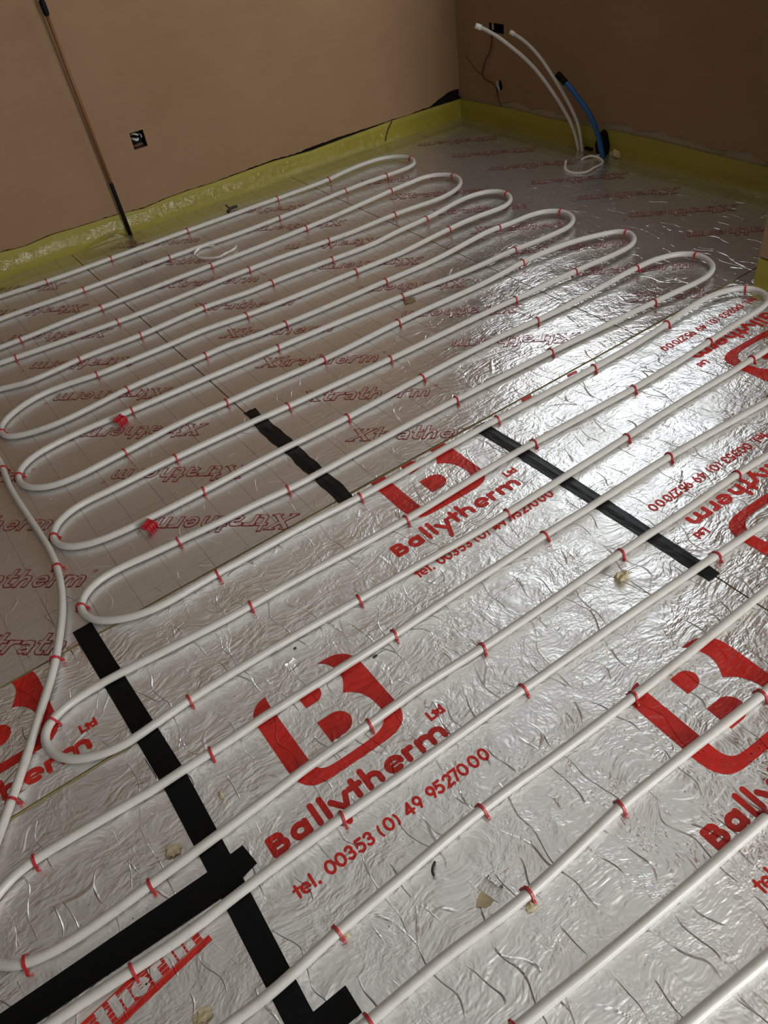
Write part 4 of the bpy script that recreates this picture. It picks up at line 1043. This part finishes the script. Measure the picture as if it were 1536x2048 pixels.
def riser(name, pts, r, mat, label, tipmat=None, tip=0.0, tipr=None, tlabel=None):
    pts = [Vector(p) for p in pts]
    root = empty(name, (pts[0].x, pts[0].y, 0.0)); tag(root, label, 'pipe')
    pts[0].z = 0.001
    ln = smooth_line(catmull(pts, 0.012), 8)
    if tip:
        L = 0; cutat = len(ln) - 1
        while cutat > 1 and L < tip:
            L += (ln[cutat] - ln[cutat - 1]).length; cutat -= 1
        v, f = tube_geo(ln[:cutat + 2], r, 12); mk('tube', v, f, MAT[mat], parent=root, smooth=True)
        seg = ln[cutat:]
        v, f = tube_geo(seg, [tipr] * len(seg), 12); o = mk('cap', v, f, MAT[tipmat], parent=root, smooth=True)
        if tlabel: o['label'] = tlabel
    else:
        v, f = tube_geo(ln, r, 12); mk('tube', v, f, MAT[mat], parent=root, smooth=True)
    return root
riser('riser_pipe', WPIPE_A, 0.0085, 'pex', 'longer white pipe bending up and away from the floor in the dark corner', 'white_plastic', 0.022, 0.0125, 'taped pale end')
riser('riser_pipe', WPIPE_B, 0.0080, 'pex', 'shorter white pipe bending up close to the dark wall', 'white_plastic', 0.016, 0.0105, 'taped pale end')
riser('water_pipe', BLUE, 0.0125, 'blue', 'blue water pipe with black end leaning out from the dark wall', 'black_rubber', 0.055, 0.0150, 'black end cap')
bx, by = BLACKBOX[0]
v, f = lump_geo((bx + 0.015, by + 0.012, 0.048), (0.042, 0.040, 0.062), 21, 0.25)
tag(mk('pipe_wrap', v, f, MAT['black_rubber']), 'black insulation bundle wrapped round the foot of the blue pipe', 'pipe insulation')
v, f = box_geo(bx - 0.012, bx + 0.004, by + 0.065, by + 0.11, 0.012, 0.024)
tag(mk('black_scrap', v, f, MAT['black_rubber']), 'black scrap lying between the white pipes and the blue pipe', 'scrap')
(fx, fy), _ = FOAMLUMP[0], FOAMLUMP[1]
v, f = lump_geo((FOAMLUMP[1][0] - 0.01, FOAMLUMP[1][1] + 0.02, 0.018), (0.055, 0.052, 0.030), 33, 0.4)
tag(mk('foam_lump', v, f, MAT['foam']), 'beige expanding foam lump at the foot of the blue pipe', 'foam')
v, f = lump_geo((bx - 0.012, by + 0.004, 0.006), (0.022, 0.016, 0.007), 40, 0.4)
tag(mk('plaster_crumb', v, f, MAT['white_bit']), 'white plaster blob in front of the blue pipe', 'debris')
pts = [(x, y, 0.006 + 0.004 * math.sin(i * 1.3)) for i, (x, y) in enumerate(CURL)]
v, f = tube_geo(smooth_line(catmull(pts, 0.01), 3), 0.0058, 8)
tag(mk('pipe_offcut', v, f, MAT['white_plastic'], smooth=True), 'curled white plastic offcut on the floor in the dark corner', 'offcut')

# ------------------------------------------------------------------ scraps lying on the foil
def ribbon(name, pts, w, mat, label, cat, z=0.008, tilt=1.0):
    ln = smooth_line(catmull([(x, y, z) for x, y in pts], 0.008), 2)
    V, Fc = [], []
    for i, p in enumerate(ln):
        k = noise.noise(Vector((i * 0.3, 2, 1)))
        V += [p + Vector((0, 0, -0.4 * w * tilt)), p + Vector((0.3 * w * k, 0.2 * w, 0.6 * w * tilt + 0.2 * w * k)), p + Vector((0.3 * w * k + .0006, 0.2 * w + .0006, 0.6 * w * tilt + 0.2 * w * k)), p + Vector((.0006, .0006, -0.4 * w * tilt))]
    for i in range(len(ln) - 1):
        for k in range(4):
            k2 = (k + 1) % 4; Fc.append((i * 4 + k, i * 4 + k2, (i + 1) * 4 + k2, (i + 1) * 4 + k))
    return tag(mk(name, V, Fc, MAT[mat], smooth=True), label, cat)
ribbon('plastic_ribbon', CURLSTRIP, 0.012, 'white_plastic', 'curled translucent plastic ribbon lying between the second and third pipe runs', 'ribbon')

def torn_foil(key, label, w, l, ang, seed, foam=True):
    """a flap of facing peeled up from its board, with the yellow foam bared beside it"""
    x, y = MISC[key]
    root = empty('torn_foil', (x, y, 0.0)); tag(root, label, 'torn foil', 'tears in the foil facing')
    root.rotation_euler = (0, 0, math.radians(ang))
    V, Fc = [], []
    n, m = 7, 5
    for i in range(n):
        t = i / (n - 1)
        for k in range(m):
            u = k / (m - 1) - 0.5
            a = t * 2.4
            V.append((l * 0.42 * math.sin(a) + 0.003 * noise.noise(Vector((i, k, seed))), w * u * (1 - 0.5 * t) + 0.004 * noise.noise(Vector((i * .7, seed, k))), 0.0015 + l * 0.30 * (1 - math.cos(a)) * 0.5))
    for i in range(n - 1):
        for k in range(m - 1): Fc.append((i * m + k, i * m + k + 1, (i + 1) * m + k + 1, (i + 1) * m + k))
    me = mesh_of('flap', V, Fc, MAT['foil_plain'], smooth=True); o = bpy.data.objects.new('flap', me); link(o, root)
    if foam:
        bmv = []
        N = 11
        for k in range(N):
            a = 2 * math.pi * k / N; r = 1 + 0.35 * noise.noise(Vector((math.cos(a) * 2, math.sin(a) * 2, seed)))
            bmv.append((-l * 0.12 + l * 0.30 * r * math.cos(a), w * 0.32 * r * math.sin(a), 0.0013))
        me = mesh_of('bared_foam', bmv, [tuple(range(N))], MAT['foam']); o = bpy.data.objects.new('bared_foam', me); link(o, root)
    return root
torn_foil('tearA', 'torn foil flap just above the red emblem left of centre', 0.035, 0.045, 100, 3, False)
torn_foil('tearB', 'curled foil flap torn open between the two nearest middle pipe runs', 0.045, 0.065, 15, 6)
torn_foil('tearC', 'small tear in the foil just above the letters Ltd left of centre', 0.018, 0.035, 120, 9, False)
torn_foil('foamT', 'small foil tear beside the central upper red lettering', 0.02, 0.025, 40, 12, False) if False else None

def lump(key, size, mat, label, cat, seed, name, sub=2, rough=0.4, dz=0.6):
    x, y = MISC[key]
    v, f = lump_geo((x, y, size[2] * 0.75), size, seed, rough, sub)
    return tag(mk(name, v, f, MAT[mat]), label, cat)
lump('foam', (0.017, 0.013, 0.011), 'foam', 'beige foam crumb on the foil below the end of the shiny black tape', 'debris', 3, 'foam_crumb', 3, 0.7)
lump('crumbA', (0.005, 0.010, 0.006), 'foam', 'pale foam crumb on the foil just right of the long black tape', 'debris', 8, 'foam_crumb')
lump('crumbB', (0.016, 0.013, 0.005), 'foam', 'flattened foam crumbs on the foil just left of the long black tape', 'debris', 11, 'foam_crumb', 3, 0.5)
lump('splinter', (0.016, 0.012, 0.006), 'foam', 'brownish foam chunk at the bottom edge near the striped logo', 'debris', 14, 'foam_crumb', 3, 0.5)
lump('crumbC', (0.010, 0.008, 0.004), 'foam', 'yellow foam crumb under the tilted red clip near the bottom centre', 'debris', 17, 'foam_crumb', 2, 0.7)
lump('hole', (0.006, 0.005, 0.004), 'foam', 'tiny foam crumb beside the clip left of bottom centre', 'debris', 19, 'foam_crumb', 2, 0.7)
lump('bugA', (0.004, 0.003, 0.002), 'black_bit', 'tiny black scrap above the torn foil flap', 'scrap', 20, 'black_scrap')
lump('glob', (0.026, 0.016, 0.004), 'brown_bit', 'flat brown blob on the foil between two middle pipe runs', 'debris', 23, 'mud_blob')
lump('bitA', (0.007, 0.003, 0.002), 'black_bit', 'small black scrap just right of the red emblem left of centre', 'scrap', 26, 'black_scrap')
# bent black clip half lying on the foil
x, y = MISC['blackclip']
v, f = tube_geo(catmull([(x + .010, y + .008, .004), (x + .003, y + .004, .006), (x - .005, y - .004, .006), (x - .007, y - .011, .004)], .002), [0.0022] * 0 or 0.0024, 8)
tag(mk('black_hook', v, f, MAT['black_bit'], smooth=True), 'small bent black hook below the long red telephone number', 'scrap')
x, y = MISC['blackbit']
v, f = join_geo([tube_geo(catmull([(x - .03, y - .006, .006), (x - .005, y, .012), (x + .03, y + .004, .010)], .005), 0.007, 7), tube_geo([Vector((x - .01, y, .010)), Vector((x - .02, y + .02, .03))], 0.004, 6)])
tag(mk('black_scrap', v, f, MAT['black_bit'], smooth=True), 'black twisted scrap beside the first pipe run near the wall', 'scrap')
# spare clips dropped in a clump
def clip_bundle(key, label, ang, n):
    x, y = MISC[key]
    root = empty('spare_clips', (x, y, 0)); tag(root, label, 'pipe clips', 'dropped bundles of red clips')
    root.rotation_euler = (0, 0, math.radians(ang))
    for k in range(n):
        o = bpy.data.objects.new('clip', clip_me); link(o, root)
        o.location = ((k - n / 2) * 0.0056, 0.002 * (k % 2), 0.0075 + 0.001 * (k % 2)); o.rotation_euler = (math.radians(84 + 5 * (k % 2)), math.radians(6 * (k % 3)), math.radians(8 * (k % 2)))
clip_bundle('redA', 'bundle of spare red clips lying on the foil below the seventh pipe run', 28, 7)
clip_bundle('redB', 'bundle of spare red clips lying on the foil below the eleventh pipe run', 35, 7)

# dark crack line in the strip, drawn as a thin black tube, and two scraps of red print left on the board edge
v, f = tube_geo(catmull([(x, yl(x) - 0.006, z) for x, z in STRIPCRACK], 0.01), 0.0022, 6)
tag(mk('wire', v, f, MAT['black_rubber'], smooth=True), 'thin dark crack line running down the yellow strip of the lit wall', 'wire')
for cx_, cy_ in FRAG:
    q = [Vector((cx_ + a, cy_ + b)) for a, b in ((-.022, -.007), (.020, -.010), (.026, .004), (-.012, .006))]
    place_print('printed_scrap', [(q, 0, 0)], (0, 0), 0, BR, (1.2415, 2.445, 1.0, 1.70), [MAT['red_print']], label='orange red scrap of print at the joint')

# fine litter nobody could count
V, Fc, mi = [], [], []
rnd = random.Random(11)
def speck(x, y, s, m):
    n = len(V); a = rnd.random() * 6.28; e = rnd.uniform(0.5, 1.6)
    ca, sa = math.cos(a), math.sin(a)
    for dx, dy, dz in ((1, 0, .1), (-.3, .8, .1), (-.7, -.6, .1), (0, 0, .9)):
        ex, ey = dx * s * e, dy * s / e
        V.append((x + ex * ca - ey * sa, y + ex * sa + ey * ca, 0.0012 + dz * s))
    Fc.extend([(n, n + 1, n + 3), (n + 1, n + 2, n + 3), (n + 2, n, n + 3), (n, n + 2, n + 1)]); mi.extend([m] * 4)
for _ in range(420):
    x, y = rnd.uniform(-0.3, 2.3), rnd.uniform(0.2, 2.9)
    if x > 2.3: continue
    speck(x, y, rnd.uniform(0.0008, 0.0022), 0 if rnd.random() < 0.62 else 1)
for cx_, cy_, n, sp in ((1.66, 0.93, 60, 0.03), (0.47, 1.98, 14, 0.05), (1.28, 0.62, 26, 0.04), (0.20, 0.72, 14, 0.02), (0.93, 0.35, 25, 0.02), (0.33, 2.2, 20, 0.08), (0.1, 2.2, 14, 0.1), (0.85, 1.0, 10, .05)):
    for _ in range(n): speck(cx_ + rnd.gauss(0, sp), cy_ + rnd.gauss(0, sp), rnd.uniform(0.0009, 0.0026), 0 if rnd.random() < 0.75 else 1)
tag(mk('litter_specks', V, Fc, [MAT['black_bit'], MAT['white_bit']], midx=mi), 'fine dark and pale specks of litter scattered over the foil', 'litter', kind='stuff')
